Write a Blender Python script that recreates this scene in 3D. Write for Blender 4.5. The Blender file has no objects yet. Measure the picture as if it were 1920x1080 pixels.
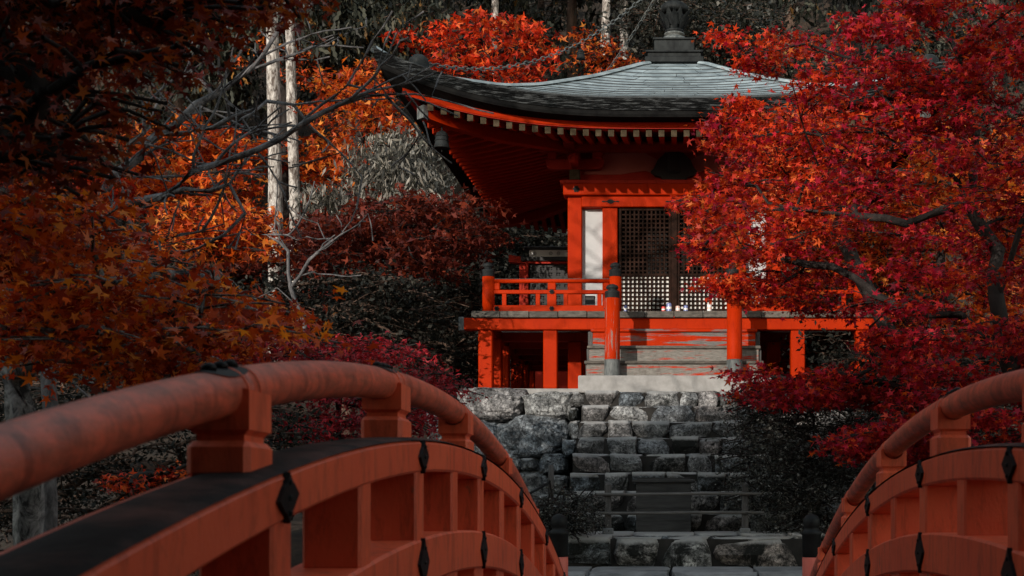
import bpy, bmesh, math, random
import numpy as np
from mathutils import Vector, Matrix, noise as mnoise

rad = math.radians
RNG = random.Random(11)
NP = np.random.RandomState(5)
SC = bpy.context.scene
COL = SC.collection

# ------------------------------------------------------------------ camera
F = 2400.0            # focal length in pixels of a 1920 wide picture
VX, VY = 1268.0, 950.0
cam_d = bpy.data.cameras.new('camera')
cam_d.sensor_width = 36.0
cam_d.lens = F / 1920 * 36
cam_d.shift_x = (960 - VX) / 1920
cam_d.shift_y = (VY - 540) / 1920
cam_d.clip_start = 0.05
cam_d.clip_end = 400
cam_d.dof.use_dof = True
cam_d.dof.focus_distance = 17.0
cam_d.dof.aperture_fstop = 7.0
cam = bpy.data.objects.new('camera', cam_d)
COL.objects.link(cam)
cam.location = (0, 0, 0)
cam.rotation_euler = (rad(90), 0, 0)
SC.camera = cam

# ------------------------------------------------------------------ light
SUN_AZ, SUN_EL = 27.0, 13.0      # the sun stands behind the camera, to its left
sx = -math.sin(rad(SUN_AZ)) * math.cos(rad(SUN_EL))
sy = -math.cos(rad(SUN_AZ)) * math.cos(rad(SUN_EL))
sz = math.sin(rad(SUN_EL))
W = bpy.data.worlds.new('World')
SC.world = W
W.use_nodes = True
nt = W.node_tree
bg = nt.nodes['Background']
sky = nt.nodes.new('ShaderNodeTexSky')
sky.sky_type = 'NISHITA'
sky.sun_disc = False
sky.sun_elevation = rad(SUN_EL)
sky.sun_rotation = rad(180 + SUN_AZ)
sky.ozone_density = 0.6
sky.air_density = 1.8
sky.dust_density = 0.0
hs = nt.nodes.new('ShaderNodeHueSaturation')      # hazy, nearly neutral sky light
hs.inputs['Saturation'].default_value = 0.5
nt.links.new(sky.outputs[0], hs.inputs['Color'])
nt.links.new(hs.outputs[0], bg.inputs[0])
bg.inputs[1].default_value = 0.15
sun_d = bpy.data.lights.new('sun', 'SUN')
sun_d.energy = 2.0
sun_d.angle = rad(0.5)
sun_d.color = (1.0, 0.89, 0.77)
sun = bpy.data.objects.new('sun', sun_d)
COL.objects.link(sun)
sun.rotation_euler = Vector((sx, sy, sz)).to_track_quat('Z', 'Y').to_euler()
SC.view_settings.view_transform = 'Standard'
SC.view_settings.look = 'None'
SC.view_settings.exposure = 1.12
SC.view_settings.gamma = 1.0
SC.view_settings.use_curve_mapping = False
SC.cycles.max_bounces = 6
SC.cycles.diffuse_bounces = 3
SC.cycles.transparent_max_bounces = 8

# ------------------------------------------------------------------ materials
def mat(name):
    m = bpy.data.materials.new(name)
    m.use_nodes = True
    return m, m.node_tree, m.node_tree.nodes['Principled BSDF']

def nd(t, typ, **kw):
    n = t.nodes.new(typ)
    for k, v in kw.items():
        setattr(n, k, v)
    return n

def coords(t, stretch=(1, 1, 1), obj=False):
    tc = nd(t, 'ShaderNodeTexCoord')
    mp = nd(t, 'ShaderNodeMapping')
    mp.inputs['Scale'].default_value = stretch
    if obj:
        t.links.new(tc.outputs['Object'], mp.inputs[0])
    else:
        g = nd(t, 'ShaderNodeNewGeometry')
        t.links.new(g.outputs['Position'], mp.inputs[0])
    return mp.outputs[0]

def noise_tex(t, vec, scale, detail=6, rough=.6, dist=0.0):
    n = nd(t, 'ShaderNodeTexNoise')
    n.inputs['Scale'].default_value = scale
    n.inputs['Detail'].default_value = detail
    n.inputs['Roughness'].default_value = rough
    n.inputs['Distortion'].default_value = dist
    t.links.new(vec, n.inputs['Vector'])
    return n.outputs['Fac']

def ramp(t, fac, stops, interp='LINEAR'):
    r = nd(t, 'ShaderNodeValToRGB')
    r.color_ramp.interpolation = interp
    els = r.color_ramp.elements
    while len(els) < len(stops):
        els.new(0.5)
    for e, (p, c) in zip(els, stops):
        e.position = p
        e.color = (c[0], c[1], c[2], 1) if not isinstance(c, (int, float)) else (c, c, c, 1)
    t.links.new(fac, r.inputs[0])
    return r.outputs[0]

def mixc(t, fac, a, b, mode='MIX'):
    m = nd(t, 'ShaderNodeMix', data_type='RGBA', blend_type=mode)
    if isinstance(fac, (int, float)):
        m.inputs[0].default_value = fac
    else:
        t.links.new(fac, m.inputs[0])
    for i, v in ((6, a), (7, b)):
        if isinstance(v, tuple):
            m.inputs[i].default_value = (*v, 1)
        else:
            t.links.new(v, m.inputs[i])
    return m.outputs[2]

def bump(t, p, fac, strength=.3, dist=.02):
    b = nd(t, 'ShaderNodeBump')
    b.inputs['Strength'].default_value = strength
    b.inputs['Distance'].default_value = dist
    t.links.new(fac, b.inputs['Height'])
    t.links.new(b.outputs[0], p.inputs['Normal'])

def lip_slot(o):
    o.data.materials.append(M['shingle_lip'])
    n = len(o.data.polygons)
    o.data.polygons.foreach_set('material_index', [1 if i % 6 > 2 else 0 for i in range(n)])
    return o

def simple(name, c1, c2, scale=6, rough=.6, bs=.25, bd=.01, stretch=(1, 1, 1), spec=.4, lo=.35, hi=.65, metal=0, isl=0.0):
    m, t, p = mat(name)
    v = coords(t, stretch)
    f = noise_tex(t, v, scale)
    c = ramp(t, f, [(lo, c1), (hi, c2)])
    if isl:
        g = nd(t, 'ShaderNodeObjectInfo')
        k = ramp(t, g.outputs['Random'], [(0, 1 - isl), (1, 1 + isl)])
        c = mixc(t, 1.0, c, k, 'MULTIPLY')
    t.links.new(c, p.inputs['Base Color'])
    p.inputs['Roughness'].default_value = rough
    p.inputs['Specular IOR Level'].default_value = spec
    p.inputs['Metallic'].default_value = metal
    f2 = noise_tex(t, v, scale * 5, 5, .7)
    bump(t, p, f2, bs, bd)
    return m

def painted(name, paint, paint2, wood, wear=.42, scale=4, stretch=(1, 1, 1), rough=.55, soft=.03, dirt=.3, spec=.05, dlo=.52):
    """old vermilion lacquer: blotchy, streaked with dirt, worn to the grey wood where wear > 0"""
    m, t, p = mat(name)
    v = coords(t, (1, 1, 1))
    vs = coords(t, stretch)
    f = noise_tex(t, v, 2.3, 6, .65)
    base = ramp(t, f, [(.3, paint2), (.7, paint)])
    g = noise_tex(t, vs, scale, 8, .7, .2)
    fine = noise_tex(t, vs, scale * 9, 6, .7)
    woodc = ramp(t, fine, [(.3, tuple(x * .45 for x in wood)), (.7, tuple(min(1, x * 1.35) for x in wood))])
    if wear > 0:
        mask = ramp(t, g, [(wear - soft, 1.0), (wear + soft, 0.0)])
        base = mixc(t, mask, base, woodc)
    d = noise_tex(t, coords(t, (5, 5, 1.2)), 3.2, 8, .75, .4)
    dm = ramp(t, d, [(dlo, 0.0), (dlo + .22, dirt)])
    base = mixc(t, dm, base, tuple(x * .18 for x in paint2))
    t.links.new(base, p.inputs['Base Color'])
    p.inputs['Roughness'].default_value = rough
    p.inputs['Specular IOR Level'].default_value = spec
    bump(t, p, fine, .3, .008)
    return m

def stone_mat(name, dark, mid, light, moss=None, moss_lo=.5, scale=3.2, lit_nose=False):
    m, t, p = mat(name)
    v = coords(t)
    oi = nd(t, 'ShaderNodeObjectInfo')
    a = noise_tex(t, v, scale * 1.9, 10, .78, .5)
    b = noise_tex(t, v, scale * 7, 10, .8, 1.2)
    c = ramp(t, a, [(.33, dark), (.47, mid), (.63, light)])
    vein = ramp(t, b, [(.40, 0.06), (.50, .85), (.60, 1.5)])
    c = mixc(t, 1.0, c, vein, 'MULTIPLY')
    vo = nd(t, 'ShaderNodeTexVoronoi', feature='DISTANCE_TO_EDGE')
    vo.inputs['Scale'].default_value = scale * 2.4
    mxv = nd(t, 'ShaderNodeVectorMath', operation='ADD')
    nz = nd(t, 'ShaderNodeTexNoise')
    nz.inputs['Scale'].default_value = 4
    t.links.new(v, nz.inputs['Vector'])
    t.links.new(v, mxv.inputs[0]); t.links.new(nz.outputs['Color'], mxv.inputs[1])
    t.links.new(mxv.outputs[0], vo.inputs['Vector'])
    crack = ramp(t, vo.outputs['Distance'], [(0.0, .25), (.035, 1.0)])
    c = mixc(t, .75, c, crack, 'MULTIPLY')
    tint = ramp(t, oi.outputs['Random'], [(0, (.55, .64, .72)), (.3, (.82, .84, .86)), (.5, (1.0, .86, .79)), (.62, (.95, .95, .93)), (.8, (1.2, 1.19, 1.17)), (1, (.68, .66, .65))])
    c = mixc(t, 1.0, c, tint, 'MULTIPLY')
    if moss:
        d = noise_tex(t, v, 2.8, 10, .82, .8)
        mm = ramp(t, d, [(moss_lo - .05, 1.0), (moss_lo + .03, 0.0)])
        c = mixc(t, mm, c, moss)
    if lit_nose:                                   # light caught by the tread nosing, painted as a paler top
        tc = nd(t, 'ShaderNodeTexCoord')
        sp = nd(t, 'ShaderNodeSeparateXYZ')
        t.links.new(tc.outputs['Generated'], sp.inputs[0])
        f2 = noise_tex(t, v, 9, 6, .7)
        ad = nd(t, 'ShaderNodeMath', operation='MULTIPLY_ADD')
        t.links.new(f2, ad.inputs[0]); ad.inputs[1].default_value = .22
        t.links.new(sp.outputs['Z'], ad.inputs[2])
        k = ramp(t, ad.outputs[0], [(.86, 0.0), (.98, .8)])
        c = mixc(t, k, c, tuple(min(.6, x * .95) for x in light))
    t.links.new(c, p.inputs['Base Color'])
    p.inputs['Roughness'].default_value = .8
    p.inputs['Specular IOR Level'].default_value = .25
    bump(t, p, b, 1.0, .05)
    return m

def leaf_mat(name, stops, trans=(1.0, .25, .05), tf=.35, rough=.5, spec=.22):
    m = bpy.data.materials.new(name)
    m.use_nodes = True
    t = m.node_tree
    p = t.nodes['Principled BSDF']
    out = t.nodes['Material Output']
    g = nd(t, 'ShaderNodeNewGeometry')
    c = ramp(t, g.outputs['Random Per Island'], stops)
    v = coords(t)
    big = noise_tex(t, v, 1.1, 3, .5)
    k = ramp(t, big, [(.3, .65), (.7, 1.3)])
    c = mixc(t, 1.0, c, k, 'MULTIPLY')
    t.links.new(c, p.inputs['Base Color'])
    p.inputs['Roughness'].default_value = rough
    p.inputs['Specular IOR Level'].default_value = spec
    tr = nd(t, 'ShaderNodeBsdfTranslucent')
    tc = mixc(t, 1.0, c, trans, 'MULTIPLY')
    t.links.new(tc, tr.inputs[0])
    ms = nd(t, 'ShaderNodeMixShader')
    ms.inputs[0].default_value = tf
    t.links.new(p.outputs[0], ms.inputs[1])
    t.links.new(tr.outputs[0], ms.inputs[2])
    t.links.new(ms.outputs[0], out.inputs[0])
    return m

def bark_mat(name, dark, light, scale=5, stretch=(3, 3, .7), lo=.35, hi=.62, bs=.8):
    m, t, p = mat(name)
    v = coords(t, stretch)
    f = noise_tex(t, v, scale, 9, .72, .6)
    c = ramp(t, f, [(lo, dark), (hi, light)])
    t.links.new(c, p.inputs['Base Color'])
    p.inputs['Roughness'].default_value = .85
    p.inputs['Specular IOR Level'].default_value = .15
    bump(t, p, f, bs, .03)
    return m

M = {}
RED, RED2 = (.40, .024, .001), (.31, .016, .001)
GREYW = (.17, .16, .15)
M['red'] = painted('vermilion_lacquer', RED, RED2, GREYW, wear=.235, stretch=(6, 6, .8), dirt=.4)
M['red_dark'] = painted('aged_red_lacquer', (.40, .032, .018), (.28, .022, .014), GREYW, wear=0, dirt=.5)
M['red_worn'] = painted('worn_vermilion_newel', RED, RED2, (.20, .17, .15), wear=.40, scale=3.2, stretch=(7, 7, .55), dirt=.3)
M['step_red'] = painted('half_worn_step_board', RED, RED2, (.15, .145, .14), wear=.47, scale=2.6, stretch=(.5, 6, 7), dirt=.35)
M['step_grey'] = painted('bare_step_board', RED, RED2, (.19, .18, .165), wear=.57, scale=2.6, stretch=(.5, 6, 5), dirt=.4)
M['bridge'] = painted('bridge_lacquer', (.80, .135, .055), (.68, .098, .042), (.24, .10, .06), wear=.32, stretch=(3, 3, 1.5), rough=.42, dirt=.65, spec=.35, dlo=.49)
M['bridge_rail'] = painted('bridge_handrail_lacquer', (.80, .15, .075), (.62, .10, .054), (.30, .085, .050), wear=.44, scale=17, stretch=(2, .6, 2), rough=.36, soft=.16, dirt=.85, spec=.45, dlo=.46)
M['bridge_top'] = simple('weathered_beam_cover', (.010, .007, .007), (.13, .055, .045), 3.5, .75, .6, spec=.15, lo=.46, hi=.72)
M['newel_red'] = simple('newel_lacquer', (.55, .13, .10), (.66, .17, .13), 3, .5, .1)
M['iron'] = simple('black_iron', (.005, .0055, .006), (.013, .014, .015), 9, .55, .2, .004, spec=.14)
M['bronze'] = simple('dark_bronze', (.006, .007, .008), (.022, .025, .026), 5, .6, .3, .01, spec=.12, stretch=(2, 2, .8))
M['patina'] = simple('grey_patina', (.04, .048, .05), (.13, .14, .14), 7, .6, .3, .006, stretch=(3, 3, 1))
M['shingle'] = simple('copper_shingle_grey', (.13, .165, .185), (.28, .335, .36), 3.5, .42, .25, .006, spec=.5, stretch=(1.4, 1.4, 3), isl=.18)
M['shingle_lip'] = simple('shadow_shingle_lip', (.012, .014, .015), (.035, .040, .043), 6, .8, .3)  # dark lips paint the shadow line under each shingle course
M['shingle_edge'] = simple('eave_edge_layers', (.006, .0065, .007), (.11, .118, .122), 7, .85, .9, .03, spec=.1, stretch=(.8, .8, 6), lo=.50, hi=.70)
M['eave_dark'] = simple('tarred_eave_board', (.006, .006, .0065), (.013, .013, .013), 5, .85, .3, spec=.03)
M['deck'] = simple('grey_deck_plank', (.05, .045, .038), (.12, .105, .09), 4, .8, .5, .008, stretch=(3, 3, 8), isl=.25)
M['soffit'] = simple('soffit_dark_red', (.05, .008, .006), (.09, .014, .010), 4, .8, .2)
M['plaster'] = simple('white_plaster', (.41, .42, .435), (.475, .485, .50), 3, .85, .15)
M['pink_plaster'] = simple('pinkish_plaster', (.34, .10, .075), (.42, .13, .10), 2, .85, .15)
M['lattice'] = simple('dark_lattice_wood', (.011, .006, .0045), (.028, .013, .009), 8, .75, .3, .004, spec=.06)
M['paper'] = simple('door_paper', (.60, .59, .56), (.74, .72, .69), 5, .9, .05)
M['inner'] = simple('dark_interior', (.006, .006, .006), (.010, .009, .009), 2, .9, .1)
M['ochre'] = simple('rafter_end_ochre', (.040, .030, .019), (.075, .058, .038), 12, .85, .2, .004, spec=.05)
M['concrete'] = simple('pale_concrete', (.22, .215, .21), (.31, .305, .30), 7, .85, .4, .006)
M['paving'] = simple('grey_paving', (.10, .105, .11), (.20, .205, .21), 5, .8, .4, .01, isl=.2)
M['stone'] = stone_mat('rough_grey_stone', (.036, .038, .042), (.215, .222, .23), (.64, .655, .67))
M['stone_step'] = stone_mat('step_stone', (.022, .0235, .026), (.15, .155, .16), (.46, .47, .48), (.012, .013, .011), .44, lit_nose=True)
M['stone_moss'] = stone_mat('mossy_step_stone', (.018, .019, .019), (.13, .132, .13), (.54, .54, .53), (.007, .008, .006), .50, lit_nose=True)
M['grout'] = simple('dark_joint_earth', (.010, .009, .008), (.025, .023, .021), 6, .95, .5)
M['bamboo'] = simple('weathered_bamboo', (.05, .047, .045), (.105, .10, .095), 8, .6, .2, .003, stretch=(.5, 4, 4))
M['greywood'] = simple('grey_fence_wood', (.035, .033, .033), (.085, .08, .078), 7, .8, .5, .005, stretch=(6, 6, .8))
M['boxwood'] = simple('dark_box_wood', (.014, .014, .014), (.042, .041, .040), 5, .75, .4, .006, stretch=(.7, 5, 6))
M['black'] = simple('matt_black', (.008, .008, .009), (.014, .014, .015), 3, .6, .1)
M['white'] = simple('white_paint', (.62, .62, .62), (.72, .72, .72), 4, .6, .05)
M['ridge_grey'] = simple('pale_grey_ridge', (.50, .50, .505), (.62, .62, .62), 3, .7, .1)
M['canred'] = simple('can_red', (.50, .02, .02), (.6, .04, .03), 9, .35, .05)
M['canblue'] = simple('can_blue', (.10, .13, .32), (.18, .22, .42), 9, .35, .05)
M['canwhite'] = simple('can_white', (.60, .60, .58), (.72, .72, .70), 9, .35, .05)
M['canpink'] = simple('can_pink', (.55, .33, .28), (.66, .45, .40), 9, .35, .05)
M['soil'] = simple('leaf_litter_soil', (.010, .008, .006), (.045, .028, .018), 3, .95, .9, .05)
M['hillside'] = simple('shaded_hill_soil', (.008, .007, .006), (.022, .018, .013), 1.5, .95, .9, .08)
mw, tw, pw = mat('pond_water')
pw.inputs['Base Color'].default_value = (.010, .012, .010, 1)
pw.inputs['Roughness'].default_value = .06
bump(tw, pw, noise_tex(tw, coords(tw), 3.0, 3), .08, .02)
M['water'] = mw
M['bark_pale'] = bark_mat('pale_peeling_bark', (.09, .07, .06), (.55, .52, .49), 6, (3, 3, 1.0), .42, .62)
M['bark_brown'] = bark_mat('brown_cedar_bark', (.035, .022, .017), (.13, .085, .065), 5)
M['bark_maple'] = bark_mat('dark_maple_bark', (.008, .006, .006), (.035, .029, .027), 6, (2, 2, 1))
M['bark_grey'] = bark_mat('lichen_grey_bark', (.035, .034, .036), (.17, .165, .172), 6, (2, 2, 1), .36, .64)
M['bark_moss'] = bark_mat('silver_mottled_bark', (.020, .021, .022), (.30, .30, .30), 7, (1.5, 1.5, 1), .42, .66)
M['lf_crimson'] = leaf_mat('crimson_maple_leaf', [(0, (.09, .003, .012)), (.35, (.28, .005, .027)), (.75, (.50, .014, .031)), (1, (.66, .06, .028))], (1.25, 3.0, .35), .42)
M['lf_orange'] = leaf_mat('orange_maple_leaf', [(0, (.10, .012, .008)), (.3, (.42, .045, .012)), (.7, (.68, .13, .018)), (1, (.74, .28, .05))], (1.2, 1.0, .5), .4)
M['lf_redorange'] = leaf_mat('red_orange_maple_leaf', [(0, (.14, .010, .008)), (.35, (.55, .030, .012)), (.8, (.70, .075, .016)), (1, (.76, .20, .05))], (1.2, 1.0, .5), .4)
M['lf_amber'] = leaf_mat('amber_brown_maple_leaf', [(0, (.14, .014, .010)), (.35, (.38, .040, .012)), (.75, (.58, .11, .015)), (1, (.70, .25, .03))], (1.4, 1.2, .5), .4)
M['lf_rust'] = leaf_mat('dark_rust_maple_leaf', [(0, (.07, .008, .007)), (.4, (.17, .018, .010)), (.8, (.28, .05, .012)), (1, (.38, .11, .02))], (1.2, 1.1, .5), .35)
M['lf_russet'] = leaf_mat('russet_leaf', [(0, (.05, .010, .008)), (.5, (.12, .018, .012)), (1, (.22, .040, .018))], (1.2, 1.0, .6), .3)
M['lf_azalea'] = leaf_mat('dark_crimson_bush_leaf', [(0, (.10, .006, .014)), (.5, (.26, .010, .022)), (1, (.42, .022, .03))], (1.2, 1.2, .6), .3)
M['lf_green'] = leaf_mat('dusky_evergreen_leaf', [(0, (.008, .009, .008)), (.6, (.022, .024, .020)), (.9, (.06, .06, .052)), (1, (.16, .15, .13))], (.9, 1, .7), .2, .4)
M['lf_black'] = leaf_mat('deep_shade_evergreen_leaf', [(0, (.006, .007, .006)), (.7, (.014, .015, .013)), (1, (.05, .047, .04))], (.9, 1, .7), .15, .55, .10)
M['lf_grey'] = leaf_mat('grey_green_long_leaf', [(0, (.02, .02, .018)), (.5, (.10, .094, .082)), (1, (.36, .33, .29))], (.9, .9, .6), .25, .4)
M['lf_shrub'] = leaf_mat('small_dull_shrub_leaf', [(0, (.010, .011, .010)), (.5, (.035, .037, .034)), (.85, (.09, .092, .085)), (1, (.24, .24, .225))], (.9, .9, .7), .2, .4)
M['lf_cedar'] = leaf_mat('cedar_spray', [(0, (.010, .012, .009)), (.6, (.030, .034, .026)), (.93, (.075, .075, .055)), (1, (.30, .14, .03))], (.9, .9, .6), .2, .5)

# ------------------------------------------------------------------ object helpers
WM = {}

def at(px, py, Y):
    return Vector(((px - VX) * Y / F, Y, (VY - py) * Y / F))

def link(o, parent=None, Mx=None):
    COL.objects.link(o)
    Mx = Mx or Matrix.Identity(4)
    WM[o] = Mx
    if parent is not None:
        o.parent = parent
        o.matrix_parent_inverse = WM[parent].inverted()
    o.matrix_basis = Mx
    return o

def tag(o, label=None, cat=None, group=None, kind=None):
    if label: o['label'] = label
    if cat: o['category'] = cat
    if group: o['group'] = group
    if kind: o['kind'] = kind
    return o

def thing(name, loc, label, cat, group=None):
    e = bpy.data.objects.new(name, None)
    e.empty_display_size = .2
    link(e, None, Matrix.Translation(loc))
    return tag(e, label, cat, group)

def copy_obj(o, parent, Mx):
    c = o.copy()
    return link(c, parent, Mx)

def chain_poly(n):
    return list(range(n))

class MB:
    def __init__(s):
        s.v, s.f = [], []

    def add(s, vs, fs):
        b = len(s.v)
        s.v += [tuple(v) for v in vs]
        s.f += [tuple(i + b for i in f) for f in fs]
        return s

    def box(s, c, size, ch=0.0, R=None):
        c = Vector(c)
        hx, hy, hz = size[0] / 2, size[1] / 2, size[2] / 2
        if ch <= 0:
            vs = [Vector((x * hx, y * hy, z * hz)) for x in (-1, 1) for y in (-1, 1) for z in (-1, 1)]
            fs = [(0, 1, 3, 2), (4, 6, 7, 5), (0, 4, 5, 1), (2, 3, 7, 6), (0, 2, 6, 4), (1, 5, 7, 3)]
        else:
            vs, idx = [], {}
            for x in (-1, 1):
                for y in (-1, 1):
                    for z in (-1, 1):
                        idx[(x, y, z)] = len(vs)
                        vs.append(Vector((x * hx, y * (hy - ch), z * (hz - ch))))
                        vs.append(Vector((x * (hx - ch), y * hy, z * (hz - ch))))
                        vs.append(Vector((x * (hx - ch), y * (hy - ch), z * hz)))
            fs = []
            for sg in (-1, 1):
                fs.append([idx[(sg, a, b)] for a, b in ((-1, -1), (1, -1), (1, 1), (-1, 1))])
                fs.append([idx[(a, sg, b)] + 1 for a, b in ((-1, -1), (1, -1), (1, 1), (-1, 1))])
                fs.append([idx[(a, b, sg)] + 2 for a, b in ((-1, -1), (1, -1), (1, 1), (-1, 1))])
                for sh in (-1, 1):
                    fs.append([idx[(sg, sh, -1)], idx[(sg, sh, 1)], idx[(sg, sh, 1)] + 1, idx[(sg, sh, -1)] + 1])
                    fs.append([idx[(sg, -1, sh)], idx[(sg, 1, sh)], idx[(sg, 1, sh)] + 2, idx[(sg, -1, sh)] + 2])
                    fs.append([idx[(-1, sg, sh)] + 1, idx[(1, sg, sh)] + 1, idx[(1, sg, sh)] + 2, idx[(-1, sg, sh)] + 2])
            for k, i in idx.items():
                fs.append([i, i + 1, i + 2])
            out = []
            for f in fs:
                a, b, d = vs[f[0]], vs[f[1]], vs[f[2]]
                n = (b - a).cross(d - a)
                cc = sum((vs[i] for i in f), Vector()) / len(f)
                out.append(f if n.dot(cc) >= 0 else f[::-1])
            fs = out
        if R is not None:
            vs = [R @ v for v in vs]
        return s.add([v + c for v in vs], fs)

    def tube(s, pts, radii, n=8, caps=True):
        pts = [Vector(p) for p in pts]
        if not hasattr(radii, '__len__'):
            radii = [radii] * len(pts)
        vs, fs = [], []
        for i, p in enumerate(pts):
            d = (pts[min(i + 1, len(pts) - 1)] - pts[max(i - 1, 0)]).normalized()
            u = d.cross(Vector((0, 0, 1))) if abs(d.z) < .95 else d.cross(Vector((1, 0, 0)))
            u.normalize()
            w = u.cross(d)
            for k in range(n):
                a = 2 * math.pi * k / n
                vs.append(p + (u * math.cos(a) + w * math.sin(a)) * radii[i])
        for i in range(len(pts) - 1):
            for k in range(n):
                fs.append((i * n + k, i * n + (k + 1) % n, (i + 1) * n + (k + 1) % n, (i + 1) * n + k))
        if caps:
            fs.append(tuple(range(n))[::-1])
            fs.append(tuple((len(pts) - 1) * n + k for k in range(n)))
        return s.add(vs, fs)

    def lathe(s, c, prof, n=20):
        c = Vector(c)
        vs, fs = [], []
        for r, z in prof:
            for k in range(n):
                a = 2 * math.pi * k / n
                vs.append(c + Vector((r * math.cos(a), r * math.sin(a), z)))
        for i in range(len(prof) - 1):
            for k in range(n):
                fs.append((i * n + k, i * n + (k + 1) % n, (i + 1) * n + (k + 1) % n, (i + 1) * n + k))
        fs.append(tuple(range(n))[::-1])
        fs.append(tuple((len(prof) - 1) * n + k for k in range(n)))
        return s.add(vs, fs)

    def prism(s, poly, axis, a, b):
        """2-D polygon extruded along an axis ('x': poly is (y, z); 'y': (x, z))"""
        n = len(poly)
        def P(q, d):
            return (d, q[0], q[1]) if axis == 'x' else ((q[0], d, q[1]) if axis == 'y' else (q[0], q[1], d))
        vs = [P(q, a) for q in poly] + [P(q, b) for q in poly]
        fs = [tuple(range(n)), tuple(range(2 * n - 1, n - 1, -1))]
        for i in range(n):
            fs.append((i, i + n, (i + 1) % n + n, (i + 1) % n))
        return s.add(vs, fs)

    def strip(s, rows, closed=False):
        """rows of equal length -> quads"""
        n = len(rows[0])
        vs = [p for r in rows for p in r]
        fs = []
        for i in range(len(rows) - 1):
            for k in range(n - 1):
                fs.append((i * n + k, i * n + k + 1, (i + 1) * n + k + 1, (i + 1) * n + k))
            if closed:
                fs.append((i * n + n - 1, i * n, (i + 1) * n, (i + 1) * n + n - 1))
        return s.add(vs, fs)

    def build(s, name, m, parent=None, smooth=False, Mx=None, fix=False):
        me = bpy.data.meshes.new(name)
        if Mx is not None:
            inv = Mx.inverted()
            me.from_pydata([tuple(inv @ Vector(v)) for v in s.v], [], s.f)
        else:
            me.from_pydata(s.v, [], s.f)
        if fix:
            b = bmesh.new(); b.from_mesh(me)
            bmesh.ops.recalc_face_normals(b, faces=b.faces)
            b.to_mesh(me); b.free()
        me.materials.append(m if not isinstance(m, str) else M[m])
        if smooth:
            me.polygons.foreach_set('use_smooth', [True] * len(me.polygons))
        o = bpy.data.objects.new(name, me)
        return link(o, parent, Mx)

def box(name, m, parent, c, size, ch=0.006, R=None):
    """a chamfered box as one object with its own origin"""
    o = MB().box((0, 0, 0), size, ch).build(name, m, None)
    Mx = Matrix.Translation(c)
    if R is not None:
        Mx = Mx @ R.to_4x4()
    WM[o] = Mx
    if parent is not None:
        o.parent = parent
        o.matrix_parent_inverse = WM[parent].inverted()
    o.matrix_basis = Mx
    return o

def np_mesh(name, verts, faces, m, parent=None, kind=None):
    """verts (N,3); faces (K, n) one polygon size"""
    me = bpy.data.meshes.new(name)
    k, n = faces.shape
    me.vertices.add(len(verts))
    me.vertices.foreach_set('co', np.ascontiguousarray(verts, dtype=np.float32).ravel())
    me.loops.add(k * n)
    me.loops.foreach_set('vertex_index', np.ascontiguousarray(faces, dtype=np.int32).ravel())
    me.polygons.add(k)
    me.polygons.foreach_set('loop_start', np.arange(0, k * n, n, dtype=np.int32))
    me.polygons.foreach_set('loop_total', np.full(k, n, dtype=np.int32))
    me.update(calc_edges=True)
    me.materials.append(M[m] if isinstance(m, str) else m)
    o = bpy.data.objects.new(name, me)
    link(o, parent)
    if kind: o['kind'] = kind
    return o

# ================================================================== GROUND
def smooth(a, b, x):
    t = min(1, max(0, (x - a) / (b - a)))
    return t * t * (3 - 2 * t)

def ground_z(x, y):
    z = -1.36 + 1.25 * smooth(9.8, 16.6, y)
    if y > 16.6:
        z += .30 * (y - 16.6)
    if y > 27:
        z += .85 * (y - 27)
    if y > 16.7 and abs(x) < 4.2 and y < 26:
        z = min(z, 1.45)
    if abs(x) < 1.5 and y < 17:
        z -= .55 * smooth(10.5, 12, y)
    side = max(0, abs(x) - 3.5)
    z += .10 * side * smooth(9, 14, y)
    z -= 1.0 * smooth(.3, 1.6, y) * (1 - smooth(7.6, 9.0, y))
    n = mnoise.noise(Vector((x * .35, y * .35, 0))) * .25
    if abs(x) > 1.6 and not (y > 16 and abs(x) < 4.2):
        z += n
    return z

xs = [-140, -100, -70, -50] + [-40 + i * .9 for i in range(89)] + [50, 70, 100, 140]
ys = [-140, -100, -60, -40, -28] + [-20 + i * .7 for i in range(100)] + [58, 66, 76, 88]
rows = [[(x, y, min(ground_z(x, y), 40)) for x in xs] for y in ys]
g = MB().strip(rows).build('ground', 'soil', smooth=True)
tag(g, 'dark leaf littered earth sloping up from the pond to the wood', 'ground', kind='structure')
w = MB().strip([[(x, y, -1.78) for x in (-40, 0, 40)] for y in (-.2, 4, 9.0)]).build('pond_water', 'water')
tag(w, 'dark still pond water under the arched bridge', 'pond', kind='structure')

# ================================================================== BRIDGE
bridge = thing('arched_bridge', (0, 4.6, -1.4), 'vermilion arched footbridge with round handrails and black diamond fittings', 'bridge')

def arc(zc, R, ya):
    return lambda y: zc - (y - ya) ** 2 / (2 * R)

def arch_slab(name, m, x0, x1, top, bot, y0, y1, n=56, ch=.008, parent=None):
    """a plank sawn to an arch, edges eased"""
    rows = []
    for i in range(n + 1):
        y = y0 + (y1 - y0) * i / n
        t, b = top(y), bot(y)
        rows.append([(x0 + ch, y, t), (x1 - ch, y, t), (x1, y, t - ch), (x1, y, b + ch), (x1 - ch, y, b), (x0 + ch, y, b), (x0, y, b + ch), (x0, y, t - ch)])
    mb = MB().strip(rows, closed=True)
    mb.f.append(tuple(range(8)))
    L = len(mb.v)
    mb.f.append(tuple(range(L - 1, L - 9, -1)))
    return mb.build(name, m, parent)

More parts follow.
